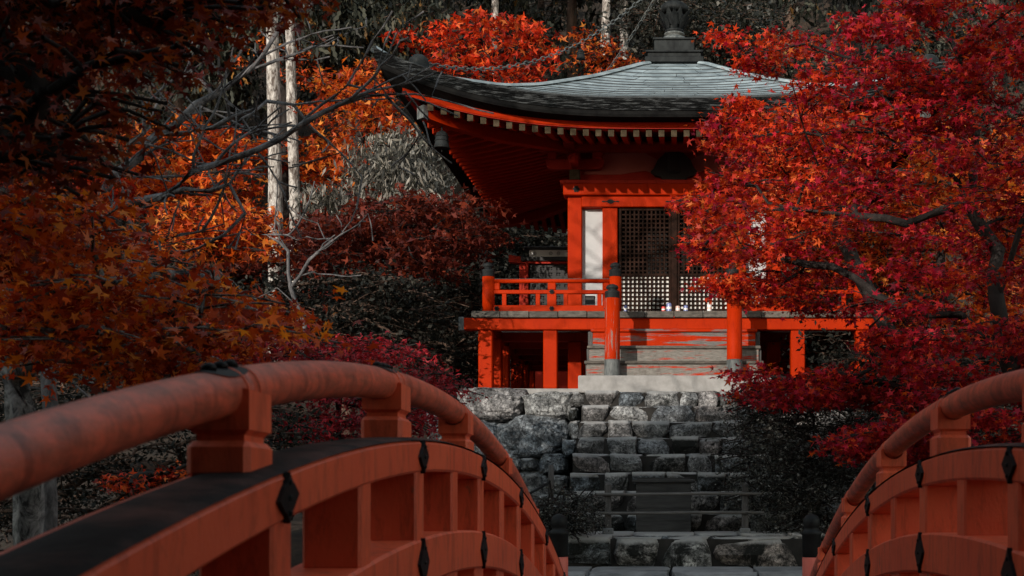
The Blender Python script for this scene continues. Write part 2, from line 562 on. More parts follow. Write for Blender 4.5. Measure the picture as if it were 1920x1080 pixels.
def diamond(y, z, x, sg, h, wd, slope, parent, notch=True):
    """black iron lozenge with waisted sides on the inner face (normal towards the deck)"""
    pts = []
    for a, b in ((0, 1), (.30, .58), (.50, .46), (1, 0), (.50, -.46), (.30, -.58), (0, -1), (-.30, -.58), (-.50, -.46), (-1, 0), (-.50, .46), (-.30, .58)):
        yy = a * wd / 2
        pts.append((y + yy, z + b * h / 2 + slope * yy))
    xo = x + sg * .010
    mb = MB().prism(pts, 'x', x - sg * .004, xo)
    for dy, dz in ((0, 0), (0, .30), (0, -.30)):
        mb.box((xo + sg * .001, y + dy, z + dz * h), (.008, .016, .012), .003)
    return mb.build('diamond_fitting', 'iron', parent)

def railing(sg, xb, xk, ys_main, A_rail, A_up, A_low, A_deck, ynew, xnew):
    """sg: +1 when the inner face looks to +x"""
    o = -sg
    wid = .19
    xr = xk + o * .062
    y0, y1 = -1.2, ynew - .05
    # handrail in lengths that meet over the posts
    pts = []
    n = 90
    cuts = sorted([y for y in ys_main if y0 < y < y1])
    segs = [y0] + [c for i, c in enumerate(cuts)] + [y1]
    rail = MB()
    yy = [y0 + (y1 - y0) * i / n for i in range(n + 1)]
    rail.tube([(xr, y, A_rail(y)) for y in yy], .0485, 20)
    hr = rail.build('handrail', 'bridge_rail', bridge, smooth=True)
    up = arch_slab('upper_beam', 'bridge', xb if sg < 0 else xb - wid, xb + wid if sg < 0 else xb, A_up, lambda y: A_up(y) - .098, y0, y1, parent=bridge)
    cov = []
    for i in range(n + 1):
        y = y0 + (y1 - y0) * i / n
        row = []
        for k in range(9):
            a = -1 + 2 * k / 8
            row.append((xb + o * (wid / 2 - .012) + a * (wid / 2 - .012), y, A_up(y) + .003 + .010 * (1 - a ** 4)))
        cov.append(row)
    MB().strip(cov).build('beam_cover', 'bridge_top', bridge, smooth=True)
    low = arch_slab('lower_beam', 'bridge', xb if sg < 0 else xb - wid, xb + wid if sg < 0 else xb, A_low, lambda y: A_low(y) - .15, y0, y1, parent=bridge)
    # foot board with scalloped feet under the lower beam
    kerb = arch_slab('kerb_beam', 'bridge', (xb + .02) if sg < 0 else xb - wid + .02, (xb + wid - .02) if sg < 0 else xb - .02, lambda y: A_deck(y) + .07, lambda y: A_deck(y) - .02, y0, y1, parent=bridge)
    def slope(A, y):
        return (A(y + .05) - A(y - .05)) / .1
    ends = sorted(ys_main)
    allb = []
    for i, y in enumerate(ends):
        allb.append((y, True))
        if i + 1 < len(ends):
            allb.append(((y + ends[i + 1]) / 2, False))
    for y, mainp in allb:
        if y > y1 - .1:
            continue
        # baluster between the beams
        zt, zb = A_up(y) - .098, A_low(y)
        bw = .125 if mainp else .115
        box('baluster', 'bridge', bridge, (xb + o * (.006 + .075), y, (zt + zb) / 2), (.15, bw, zt - zb + .02), .007)
        zt, zb = A_low(y) - .15, A_deck(y) + .07
        if zt - zb > .02:
            box('foot_block', 'bridge', bridge, (xb + o * .08, y, (zt + zb) / 2), (.13, .22, zt - zb + .03), .006)
        if not mainp:
            continue
        diamond(y, A_up(y) - .049, xb, sg, .106, .130, slope(A_up, y), up)
        diamond(y, A_low(y) - .075, xb, sg, .156, .145, slope(A_low, y), low)
        # bearing block, waist and saddle under the handrail
        zr = A_rail(y)
        zu = A_up(y)
        gap = zr - zu
        xc = xr
        th = math.atan(slope(A_rail, y))
        hb = max(.05, gap - .105)
        box('bearing_block', 'bridge', bridge, (xc, y, zu - .012 + (hb + .012) / 2), (.128, .158, hb + .012), .012)
        zb = zu + hb
        zs = zr - .083
        rows = []
        for dz, hx, hy in ((-.002, .048, .060), (zs - zb - .010, .048, .060), (zs - zb + .002, .060, .068)):
            rows.append([(xc + a * hx, y + b * hy, zb + dz) for a, b in ((-1, -1), (1, -1), (1, 1), (-1, 1))])
        MB().strip(rows, closed=True).build('block_waist', 'bridge', bridge)
        # saddle: hollowed so that the rail lies in it
        prof = [(-.061, 0), (.061, 0), (.061, .080)]
        for k in range(11):
            a = math.pi * k / 10
            prof.append((.0495 * math.cos(a), .083 - .0495 * math.sin(a)))
        prof.append((-.061, .080))
        mb = MB()
        P = [(xc + a, zs + b) for a, b in prof]
        mb.prism(P, 'y', y - .070, y + .070)
        mb.build('saddle_block', 'bridge', bridge)
        # iron band with a leaf shaped plate on top of the rail at the joint
        tn = Vector((0, 1, math.tan(th))).normalized()
        MB().tube([Vector((xr, y, zr)) - tn * .035, Vector((xr, y, zr)) + tn * .035], .0498, 20).build('rail_collar', 'bridge_rail', hr, smooth=True)
        for q in (-.036, .036):
            MB().tube([Vector((xr, y, zr)) + tn * (q - .004), Vector((xr, y, zr)) + tn * (q + .004)], .0515, 20).build('collar_ring', 'bridge', hr, smooth=True)
    # top plates on every second joint
    for y in ends[(0 if sg > 0 else 1)::1]:
        if y > y1 - .3 or (abs(y - 2.62) > .2 and abs(y - 4.03) > .2 and abs(y - 3.53) > 5):
            continue
        zr = A_rail(y - .06)
        sl = slope(A_rail, y - .06)
        rows = []
        for i in range(13):
            t = -1 + 2 * i / 12
            hw = .040 * max(.02, (1 - abs(t) ** 2.5)) ** .6
            row = []
            for k in range(7):
                a = (-1 + 2 * k / 6) * hw / .0485
                rr = .0515
                row.append((xr + rr * math.sin(a), y - .06 + t * .115, zr + sl * t * .115 + rr * math.cos(a) - .0004))
            rows.append(row)
        pl = MB().strip(rows).build('joint_plate', 'iron', hr, smooth=True)
        for t in (-.55, 0, .5):
            c = Vector((xr, y - .06 + t * .115, zr + sl * t * .115 + .049))
            MB().lathe(c, [(.016, 0), (.015, .009), (.009, .014), (.002, .016)], 12).build('stud', 'iron', pl, smooth=True)
    # newel with its black onion cap
    zb, zt = A_deck(ynew) - .2, -.385
    nw = MB().lathe((xnew, ynew, 0), [(.070, zb), (.070, zt - .004), (.067, zt)], 24).build('newel_post', 'newel_red', bridge, smooth=False)
    onion = [(.069, 0), (.072, .010), (.072, .165), (.077, .172), (.077, .192), (.062, .204), (.054, .218), (.061, .232), (.066, .262), (.061, .292), (.045, .316), (.020, .329), (.003, .332)]
    MB().lathe((xnew, ynew, zt), onion, 24).build('onion_cap', 'iron', nw, smooth=True)
    # the near end has its newel too
    zb2, zt2 = A_deck(-1.3) - .2, -.385 
    nw = MB().lathe((xr, -1.3, 0), [(.070, zb2), (.070, zt2)], 16).build('newel_post', 'newel_red', bridge)
    MB().lathe((xr, -1.3, zt2), onion, 16).build('onion_cap', 'iron', nw, smooth=True)

A_deck = arc(-.43, 14.0, 4.55)
railing(+1, -.80, -.85, [-.0, 1.30, 2.62, 4.03, 5.30, 6.58, 7.87, 9.1], arc(.40, 12.6, 4.65), arc(.222, 14.0, 4.7), arc(-.088, 14.0, 4.65), A_deck, 9.82, -.90)
railing(-1, .93, .98, [-.45, .88, 2.20, 3.56, 4.87, 6.20, 7.53, 8.8], arc(.380, 14.0, 4.5), arc(.185, 14.0, 4.3), arc(-.092, 14.0, 4.4), A_deck, 9.75, 1.03)
yb = -1.25
while yb < 9.75:
    ym = yb + .1
    sl = -(ym - 4.55) / 14.0
    R = Matrix.Rotation(math.atan(sl), 3, 'X')
    box('deck_plank', 'deck', bridge, (.065, ym, A_deck(ym) - .045 + RNG.uniform(-.003, .003)), (1.70, .188, .05), .006, R)
    yb += .2
for xg in (-.86, .065, .99):
    arch_slab('girder', 'bridge', xg - .09, xg + .09, lambda y: A_deck(y) - .085, lambda y: A_deck(y) - .33, -1.3, 9.8, parent=bridge)
for yp in (1.6, 4.6, 7.6):
    for xp in (-.86, .99):
        MB().tube([(xp, yp, -3.0), (xp, yp, A_deck(yp) - .40)], .085, 14).build('bridge_pile', 'bridge', bridge, smooth=True)
    box('cross_beam', 'bridge', bridge, (.065, yp, A_deck(yp) - .42), (2.2, .16, .16), .01)

# ================================================================== HALL
CX, CY = -.03, 20.0
hall = thing('shrine_hall', (CX, CY, 1.6), 'small vermilion shrine hall on a veranda under a sweeping grey pyramid roof', 'shrine hall')
def H(name, m, c, size, ch=.006, parent=None, R=None):
    return box(name, m, parent or hall, c, size, ch, R)

# --- roof
def side_pt(k, lat, r, z):
    if k == 0: return (CX + lat, CY - r, z)
    if k == 1: return (CX - r, CY - lat, z)
    if k == 2: return (CX - lat, CY + r, z)
    return (CX + r, CY + lat, z)

UH = [0, .026, .22, .444, .58, .816, .92, 1]
ZH = [6.80, 6.736, 6.33, 5.945, 5.78, 5.645, 5.68, 5.79]
UC = [0, .22, .444, .58, .816, 1]
ZC = [6.80, 6.30, 5.90, 5.70, 5.43, 5.265]
def re(s):
    return 3.42 + .38 * abs(s) ** 3
def rz(u, s):
    zc = float(np.interp(u, UC, ZC)); zh = float(np.interp(u, UH, ZH))
    # a smoother profile than straight lines
    e = .03
    zc = (zc + float(np.interp(u - e, UC, ZC)) + float(np.interp(u + e, UC, ZC))) / 3
    if u < .97:
        zh = (zh + float(np.interp(u - e, UH, ZH)) + float(np.interp(u + e, UH, ZH))) / 3
    return zc + (zh - zc) * abs(s) ** 3.5
def rr(u, s):
    return .40 + u * (re(s) - .40)
def roof_pt(k, u, s, dz=0):
    r = rr(u, s)
    return side_pt(k, s * r, r, rz(u, s) + dz)
def Ze(s):
    return rz(1.0, s)
def Zr(s):
    return Ze(s) - .20 * abs(s) ** 3        # rafters and fascia rise less at the corners than the roof edge

roof = MB()
for k in range(4):
    roof.strip([[roof_pt(k, i / 24, -1 + j / 16, -.02) for j in range(33)] for i in range(25)])
roof_o = roof.build('roof', 'eave_dark', hall, smooth=True)

def shingle(mb, k, u0, u1, s0, s1, lift):
    cols = 4
    top, low, bot = [], [], []
    for j in range(cols):
        s = s0 + (s1 - s0) * j / (cols - 1)
        top.append(roof_pt(k, u0, s, .003))
        low.append(roof_pt(k, min(u1 + .012, 1.0), s, .017 + lift))
        bot.append(roof_pt(k, min(u1 + .012, 1.0), s, -.006))
    mb.strip([top, low, bot])
    return mb

NR = 23
front_n = 0
rest = MB()
rg = random.Random(3)
for j in range(NR):
    u0, u1 = j / NR, (j + 1) / NR
    for k in range(4):
        rm = rr((u0 + u1) / 2, .3)
        ln = .62
        n = max(2, int(round(2 * rm / ln)))
        off = rg.uniform(.2, .8)
        ed = [-1.0] + [(-1 + 2 * (i + off) / n) for i in range(n) if -1 + .5 / n < -1 + 2 * (i + off) / n < 1 - .5 / n] + [1.0]
        for a, b in zip(ed[:-1], ed[1:]):
            g_ = .0035 / rm
            lift = rg.uniform(0, .005)
            if k == 0:
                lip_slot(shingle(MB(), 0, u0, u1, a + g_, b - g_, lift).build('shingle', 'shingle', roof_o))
                front_n += 1
            else:
                shingle(rest, k, u0, u1, a + g_, b - g_, lift)
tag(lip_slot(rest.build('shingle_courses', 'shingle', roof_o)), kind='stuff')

S = [-1 + i / 30 for i in range(61)]
def eave_strip(name, m, prof, ks=(0, 1, 2, 3), parent=None, smooth=False, inner=False):
    for k in ks:
        rows = []
        for dr, dz in prof:
            row = []
            for s in S:
                r = re(s) + dr
                zz = Zr(s) if (inner or dr < -.25) else Ze(s)
                row.append(side_pt(k, s * r, r, zz + dz))
            rows.append(row)
        MB().strip(rows).build(name, m, parent or roof_o, smooth=smooth)
lay = [(-.03, .022)]
for i in range(6):
    z = .018 - i * .026
    lay += [(.004 - i * .004, z), (.004 - i * .004, z - .021), (-.008 - i * .004, z - .024)]
eave_strip('eave_edge', 'shingle_edge', lay)
eave_strip('eave_board', 'eave_dark', [(-.030, -.134), (-.036, -.18), (-.055, -.21), (-.32, -.205)])
eave_strip('eave_fascia', 'red', [(-.30, -.19), (-.30, -.262), (-.305, -.272), (-.42, -.272)])
eave_strip('eave_batten', 'red_dark', [(-.315, -.270), (-.315, -.284), (-.45, -.284)])

# --- soffit and rafters
R0 = 1.50
def sof(s, t):
    r = R0 + (re(s) - .34 - R0) * t
    return s * r, r, 5.34 * (1 - t) + (Zr(s) - .262) * t
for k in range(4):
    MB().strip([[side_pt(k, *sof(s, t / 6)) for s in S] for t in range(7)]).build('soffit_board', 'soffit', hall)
rafter_me = {}
for k in range(4):
    nn = 20
    for i in range(-nn, nn + 1):
        lat = i * .1665
        s = lat / 3.5
        for _ in range(4):
            s = lat / (re(s) - .36)
        if abs(s) > .985:
            continue
        ro = re(s) - .36
        ri = max(R0 + .02, abs(lat) + .06)
        if ro - ri < .12:
            continue
        zo = Zr(s) - .284
        s2 = lat / ri
        t2 = (ri - R0) / max(.1, (re(min(1, abs(s2))) - .34 - R0))
        zi = 5.34 * (1 - t2) + (Zr(min(1, abs(s2))) - .262) * t2 - .02
        hw, hh = .036, .092
        P = []
        for r, z in ((ri, zi), ((ri + ro) / 2, (zi + zo) / 2 - .012), (ro, zo)):
            P.append([side_pt(k, lat + a, r, z + b) for a, b in ((-hw, 0), (hw, 0), (hw, -hh), (-hw, -hh))])
        mb = MB().strip(P, closed=True)
        mb.f.append((8, 9, 10, 11))
        raf = mb.build('rafter', 'red', hall)
        e = [[side_pt(k, lat + a, r, zo + b) for a, b in ((-hw - .002, .002), (hw + .002, .002), (hw + .002, -hh - .002), (-hw - .002, -hh - .002))] for r in (ro - .012, ro + .005)]
        mb = MB().strip(e, closed=True)
        mb.f.append((4, 5, 6, 7))
        if k in (0, 2):
            mb.build('rafter_end', 'ochre', raf)
# hip rafters
for sxn, syn in ((-1, -1), (1, -1), (-1, 1), (1, 1)):
    pts = []
    for r, z in ((1.45, 5.27), (2.4, 5.17), (3.0, 5.18), (3.30, 5.22)):
        pts.append((r, z))
    P = []
    nrm = Vector((-syn, sxn, 0)).normalized() * .07
    for r, z in pts:
        c = Vector((CX + sxn * r, CY + syn * r, z))
        P.append([c + nrm, c - nrm, c - nrm - Vector((0, 0, .15)), c + nrm - Vector((0, 0, .15))])
    mb = MB().strip(P, closed=True)
    mb.f.append((12, 13, 14, 15))
    hip = mb.build('hip_rafter', 'red', hall)
    c = Vector((CX + sxn * 3.30, CY + syn * 3.30, 5.22))
    d = Vector((sxn, syn, 0)).normalized()
    e = [[c + nrm * 1.06 + d * q + Vector((0, 0, .006)), c - nrm * 1.06 + d * q + Vector((0, 0, .006)), c - nrm * 1.06 + d * q - Vector((0, 0, .156)), c + nrm * 1.06 + d * q - Vector((0, 0, .156))] for q in (-.06, .012)]
    mb = MB().strip(e, closed=True); mb.f.append((4, 5, 6, 7))
    mb.build('hip_rafter_end', 'patina', hip)
    # knob on the hip near its tip
    u = .86
    p = Vector(roof_pt(0, u, 1, .0))
    dx = abs(p.x - CX)
    MB().lathe((CX + sxn * dx, CY + syn * dx, p.z), [(.17, -.03), (.17, .03), (.13, .06), (.14, .10), (.12, .17), (.07, .215), (.01, .23)], 14).build('hip_knob', 'bronze', roof_o, smooth=True)
# hip ridge caps
for sxn, syn in ((-1, -1), (1, -1), (-1, 1), (1, 1)):
    rows = []
    for i in range(29):
        u = i / 28
        p = Vector(roof_pt(0, u, 1, 0))
        dx = abs(p.x - CX)
        nrm = Vector((-syn, sxn, 0)).normalized()
        c = Vector((CX + sxn * dx, CY + syn * dx, p.z))
        rows.append([c + nrm * a + Vector((0, 0, b)) for a, b in ((-.075, -.005), (-.05, .035), (0, .048), (.05, .035), (.075, -.005))])
    MB().strip(rows).build('hip_ridge', 'shingle', roof_o)

# --- finial: dew basin, dome, lotus, jewel stack
fin = MB().box((CX, CY, 6.84), (.90, .90, .09), .01)
fin.box((CX, CY, 6.92), (.82, .82, .065), .01)
fin.box((CX, CY, 6.968), (.88, .88, .03), .006)
fin.box((CX, CY, 7.085), (.62, .62, .20), .012)
fin.box((CX, CY, 7.20), (.66, .66, .03), .006)
fo = fin.build('finial_base', 'bronze', hall)
MB().lathe((CX, CY, 7.21), [(.245, 0), (.23, .05), (.19, .095), (.13, .125), (.12, .14), (.16, .15), (.16, .17), (.12, .18)], 24).build('finial_dome', 'patina', fo, smooth=True)
MB().lathe((CX, CY, 7.38), [(.12, 0), (.15, .02), (.15, .05), (.11, .07), (.13, .10), (.16, .26), (.15, .30)], 24).build('finial_neck', 'bronze', fo, smooth=True)
for tier in range(2):
    for q in range(8):
        a = 2 * math.pi * (q + .5 * tier) / 8
        rows = []
        for i in range(7):
            t = i / 6
            rad_ = .14 + .10 * t + (.10 * t ** 3 if tier == 0 else .03 * t ** 2)
            z = 7.44 + .235 * t + tier * .05
            hw = .052 * math.sin(math.pi * min(1, .18 + .80 * t)) + .003
            rows.append([(CX + rad_ * math.cos(a) - b * hw * math.sin(a), CY + rad_ * math.sin(a) + b * hw * math.cos(a), z - .012 * (1 - b * b) * 0) for b in (-1, 0, 1)])
            rows[-1][1] = (rows[-1][1][0] + .018 * math.cos(a), rows[-1][1][1] + .018 * math.sin(a), z)
        MB().strip(rows).build('lotus_petal', 'bronze', fo, smooth=True)
MB().lathe((CX, CY, 7.72), [(.15, -.02), (.215, 0), (.225, .03), (.215, .085), (.20, .10), (.15, .135), (.07, .16), (.06, .19), (.09, .20), (.09, .23), (.06, .25), (.06, .34), (.16, .36), (.165, .45), (.10, .49), (.05, .52), (.05, .64), (.10, .70), (.13, .80), (.10, .90), (.03, .98), (.003, 1.02)], 24).build('finial_jewel', 'bronze', fo, smooth=True)

# --- body
body_y = CY - 1.466            # 18.53 front face of posts
ZD = 2.64
for x in (-1.44, -.93, .93, 1.44):
    H('post', 'red', (CX + x, body_y + .10, (ZD + 4.72) / 2), (.205 if abs(x) > 1 else .22, .205, 4.72 - ZD), .012)
for x in (-1.44, 1.44):
    for dy in (.9, 1.95, 2.78):
        H('post', 'red', (CX + x, body_y + .10 + dy, (ZD + 4.72) / 2), (.205, .205, 4.72 - ZD), .012)
for x in (-.5, .5):
    H('post', 'red', (CX + x, body_y + 2.88, (ZD + 4.72) / 2), (.2, .2, 4.72 - ZD), .012)
for sgn in (-1, 1):
    H('plaster_panel', 'plaster', (CX + sgn * 1.19, body_y + .12, (ZD + 4.34) / 2), (.30, .04, 4.34 - ZD), 0)
    H('wall_board', 'red_dark', (CX + sgn * 1.44, body_y + 1.5, (ZD + 4.6) / 2), (.05, 2.6, 4.6 - ZD), 0)
H('wall_board', 'red_dark', (CX, body_y + 2.88, (ZD + 4.6) / 2), (2.7, .05, 4.6 - ZD), 0)
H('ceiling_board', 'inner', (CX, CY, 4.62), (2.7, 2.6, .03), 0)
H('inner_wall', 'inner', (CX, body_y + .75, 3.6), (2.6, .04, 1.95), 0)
H('lower_tie_beam', 'red', (CX, body_y + .07, 4.405), (2.68, .25, .15), .01)
H('head_tie_beam', 'red', (CX, body_y + .05, 4.575), (3.20, .30, .168), .012)
H('head_tie_beam', 'red', (CX - 1.44, CY, 4.577), (.24, 3.1, .16), .012)
H('head_tie_beam', 'red', (CX + 1.44, CY, 4.577), (.24, 3.1, .16), .012)
H('ceiling_beam', 'red_dark', (CX, body_y + .10, 4.69), (3.3, .34, .06), .008)
H('rail_beam', 'red', (CX, body_y + .09, ZD + .06), (2.1, .2, .12), .01)

# --- frieze
H('frieze_board', 'red_dark', (CX, body_y + .17, 5.02), (3.0, .05, .64), 0)
for sgn in (-1, 1):
    # pinkish plaster field with stepped, scrolled ends
    f = [(.30, 4.86), (.42, 4.90), (.62, 4.875), (.78, 4.845), (1.32, 4.845), (1.28, 4.93), (1.20, 5.03), (1.12, 5.055), (1.08, 5.11), (1.02, 5.125), (.99, 5.20), (.42, 5.20), (.40, 5.14), (.28, 5.08), (.24, 5.05), (.29, 4.97)]
    MB().prism([(CX + sgn * a, b) for a, b in f], 'y', body_y + .128, body_y + .15).build('frieze_panel', 'pink_plaster', hall)
# frog-leg strut, carved and dark, with a block above
kp = []
for a, b in ((0.0, 4.74), (.16, 4.74), (.20, 4.79), (.27, 4.80), (.34, 4.86), (.30, 4.90), (.27, 4.95), (.24, 5.03), (.17, 5.09), (.13, 5.13), (.13, 5.26), (0, 5.26)):
    kp.append((a, b))
poly = [(CX + a, b) for a, b in kp] + [(CX - a, b) for a, b in kp[::-1][1:-1]]
MB().prism(poly, 'y', body_y + .02, body_y + .127).build('frog_leg_strut', 'black', hall)
H('strut_block', 'black', (CX, body_y + .05, 5.0), (.20, .12, .34), .03)
# bracket complexes over the corner posts
for sgn in (-1, 1):
    x = CX + sgn * 1.44
    br = H('bracket_block', 'ochre', (x, body_y + .03, 4.80), (.15, .15, .15), .012)
    H('bracket_arm', 'red_dark', (x, body_y - .05, 4.955), (.13, .62, .13), .03, hall)
    a = [(-.42, 4.96), (-.38, 4.90), (-.26, 4.885), (.26, 4.885), (.38, 4.90), (.42, 4.96), (.42, 5.03), (-.42, 5.03)]
    MB().prism([(x + p, q) for p, q in a], 'y', body_y + .0, body_y + .11).build('bracket_arm', 'red_dark', hall)
    for dx in (-.33, 0, .33):
        H('bracket_block', 'red_dark', (x + dx, body_y + .05, 5.09), (.15, .15, .11), .02)
H('eave_purlin', 'red_dark', (CX, body_y - .02, 5.20), (3.9, .15, .13), .01)
H('eave_purlin', 'red_dark', (CX - 1.5, CY, 5.20), (.15, 3.9, .128), .01)
H('eave_purlin', 'red_dark', (CX + 1.5, CY, 5.20), (.15, 3.9, .128), .01)

# iron fittings on the beams
def rosette(x, y, z, r, parent):
    mb = MB()
    pts = []
    for i in range(24):
        a = 2 * math.pi * i / 24
        q = r * (1 + .16 * math.cos(6 * a))
        pts.append((x + q * math.cos(a), z + q * math.sin(a)))
    mb.prism(pts, 'y', y - .012, y + .002)
    for i in range(6):
        a = 2 * math.pi * i / 6
        mb.box((x + .55 * r * math.cos(a), y - .016, z + .55 * r * math.sin(a)), (.34 * r, .012, .34 * r), .003)
    mb.box((x, y - .02, z), (r * .5, .018, r * .5), .005)
    return mb.build('rosette_fitting', 'iron', parent)
def plate(x, y, z, L, h, parent):
    p = [(-1, 0), (-.86, .35), (-.7, .28), (-.55, .12), (-.38, .3), (-.2, .9), (0, 1), (.2, .9), (.38, .3), (.55, .12), (.7, .28), (.86, .35), (1, 0)]
    q = p + [(-a, -b) for a, b in p[1:-1]]
    return MB().prism([(x + a * L / 2, z + b * h / 2) for a, b in q], 'y', y - .010, y + .002).build('pointed_fitting', 'iron', parent)
rosette(CX - 1.41, body_y - .10, 4.575, .045, hall)
rosette(CX + 1.41, body_y - .10, 4.575, .045, hall)
for dx in (-.92, 0.0, .92):
    plate(CX + dx, body_y - .055, 4.405, .26, .062, hall)

# --- lattice doors
z0, z1 = ZD + .12, 4.325
zsp = 3.36
yl = body_y + .03
for sgn in (-1, 1):
    xa, xb_ = (CX - .80, CX - .045) if sgn < 0 else (CX + .045, CX + .80)
    xc = (xa + xb_) / 2
    dr = H('lattice_door', 'lattice', (xa + .018, yl, (z0 + z1) / 2), (.036, .05, z1 - z0), .004)
    H('door_stile', 'lattice', (xb_ - .018, yl, (z0 + z1) / 2), (.036, .05, z1 - z0), .004, dr)
    for zz in (z0 + .018, zsp, z1 - .018):
        H('door_rail', 'lattice', (xc, yl, zz), (xb_ - xa - .074, .048, .036), .004, dr)
    H('paper_backing', 'paper', (xc, yl + .022, (z0 + zsp) / 2), (xb_ - xa - .03, .006, zsp - z0), 0, dr)
    mb = MB()
    nv = 11
    for i in range(1, nv):
        x = xa + .036 + (xb_ - xa - .072) * i / nv
        mb.box((x, yl - .004, (z0 + z1) / 2), (.024, .022, z1 - z0 - .04), 0)
    zz = z0 + .036 + .0625
    while zz < z1 - .05:
        mb.box((xc, yl + .004, zz), (xb_ - xa - .074, .020, .022), 0)
        zz += .0625
    tag(mb.build('lattice_bars', 'lattice', dr), kind='stuff')
H('meeting_stile', 'lattice', (CX, yl - .012, (z0 + z1) / 2), (.084, .07, z1 - z0), .006)
MB().lathe((CX + .02, yl - .06, 3.62), [(.012, -.02), (.022, -.01), (.022, .01), (.012, .02)], 10).build('door_latch', 'iron', hall)

# --- veranda: planks, edge beams, posts
VO = 2.74
pw_ = VO * 2 / 14
for k in range(4):
    for i in range(14):
        lat = -VO + pw_ * (i + .5)
        if k in (1, 3) and (abs(lat) > VO - .01 or abs(lat) > 1.36):
            pass
        a, b = (1.36, VO) if k in (0, 2) else (1.36, VO)
        if k in (1, 3):
            if abs(lat) + pw_ / 2 > 1.37:
                continue
        jx = RNG.uniform(-.006, .006)
        c0 = side_pt(k, lat, (a + b) / 2 + jx, ZD - .043 + RNG.uniform(-.003, .003))
        sz_ = (pw_ - .008, b - a, .086) if k in (0, 2) else (b - a, pw_ - .008, .086)
        H('deck_plank', 'deck', c0, sz_, .006)
    L = 2 * 2.60 + (.60 if k in (0, 2) else -.2)
    c = side_pt(k, 0, 2.60, 2.475)
    bm = H('edge_beam', 'red', c, (L, .17, .16) if k in (0, 2) else (.168, L, .158), .01)
    if k in (0, 2):
        for sg in (-1, 1):
            H('beam_cap', 'patina', (CX + sg * (L / 2 - .02), c[1], c[2]), (.075, .19, .185), .006, bm)
for y in (18.6, 19.4, 20.2, 21.0, 21.8):
    H('joist', 'red_dark', (CX, y, 2.46), (5.0, .12, .13), .006)
pp = [-2.56, -1.68, -.85, .85, 1.68, 2.56]
done = set()
for x in pp:
    for y in pp:
        if max(abs(x), abs(y)) < 2.5:
            continue
        if abs(x) < 1 and y < 0:
            continue
        H('veranda_post', 'red', (CX + x, CY + y, (1.60 + 2.396) / 2), (.19, .185, 2.396 - 1.60), .012)
for x in (-1.44, 1.44):
    for y in (-1.38, -.4, .5, 1.4):
        H('floor_post', 'red', (CX + x, CY + y, 1.995), (.2, .2, .79), .012)
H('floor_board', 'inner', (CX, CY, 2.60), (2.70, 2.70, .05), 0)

# --- veranda railing
def giboshi(c, rb, s, parent, name='railing_cap', m='patina'):
    prof = [(rb * .98, 0), (rb * 1.03, .01 * s), (rb * 1.0, .075 * s), (rb * 1.06, .085 * s), (rb * .98, .10 * s), (rb * .62, .112 * s), (rb * .58, .122 * s), (rb * .82, .137 * s), (rb * .88, .155 * s), (rb * .74, .180 * s), (rb * .35, .197 * s), (.002, .205 * s)]
    return MB().lathe(c, prof, 20).build(name, m, parent, smooth=True)
yr = CY - 2.55
for sg in (-1, 1):
    xo, xi = CX + sg * 2.53, CX + sg * .80
    for x in (xo, xi):
        p = MB().lathe((x, yr, ZD), [(.084, 0), (.084, .49)], 20).build('railing_post', 'red', hall, smooth=False)
        for f in p.data.polygons:
            f.use_smooth = len(f.vertices) == 4
        giboshi((x, yr, ZD + .488), .084, 1.0, p, m='bronze')
    xm = (xo + xi) / 2
    L = abs(xo - xi) - .15
    MB().tube([(xm - L / 2 - .02, yr, ZD + .435), (xm + L / 2 + .02, yr, ZD + .435)], .028, 14).build('top_rail', 'red', hall, smooth=True)
    H('top_rail_weathering', 'greywood', (xm, yr, ZD + .463), (L, .03, .008), .002)
    H('middle_rail', 'red', (xm, yr, ZD + .285), (L + .02, .06, .052), .006)
    H('bottom_rail', 'red', (xm, yr, ZD + .055), (L + .02, .085, .09), .008)
    for q in (-1, 0, 1):
        x = xm + q * (L / 2 - .045)
        if q == 0:
            H('railing_strut', 'red', (x, yr, ZD + .18), (.125, .066, .16), .006)
            H('railing_strut', 'red', (x, yr, ZD + .36), (.11, .07, .10), .012)
            for zz, yy in ((.285, .038), (.055, .046)):
                rosette(x, yr - yy, ZD + zz, .03, hall)
        else:
            H('railing_strut', 'red', (x, yr, ZD + .36), (.075, .066, .10), .010)
            rosette(x, yr - .046, ZD + .055, .03, hall)
    for q in (-.82, -.24, .24, .82):
        H('short_baluster', 'red', (xm + q * L / 2, yr, ZD + .18), (.058, .05, .16), .004)

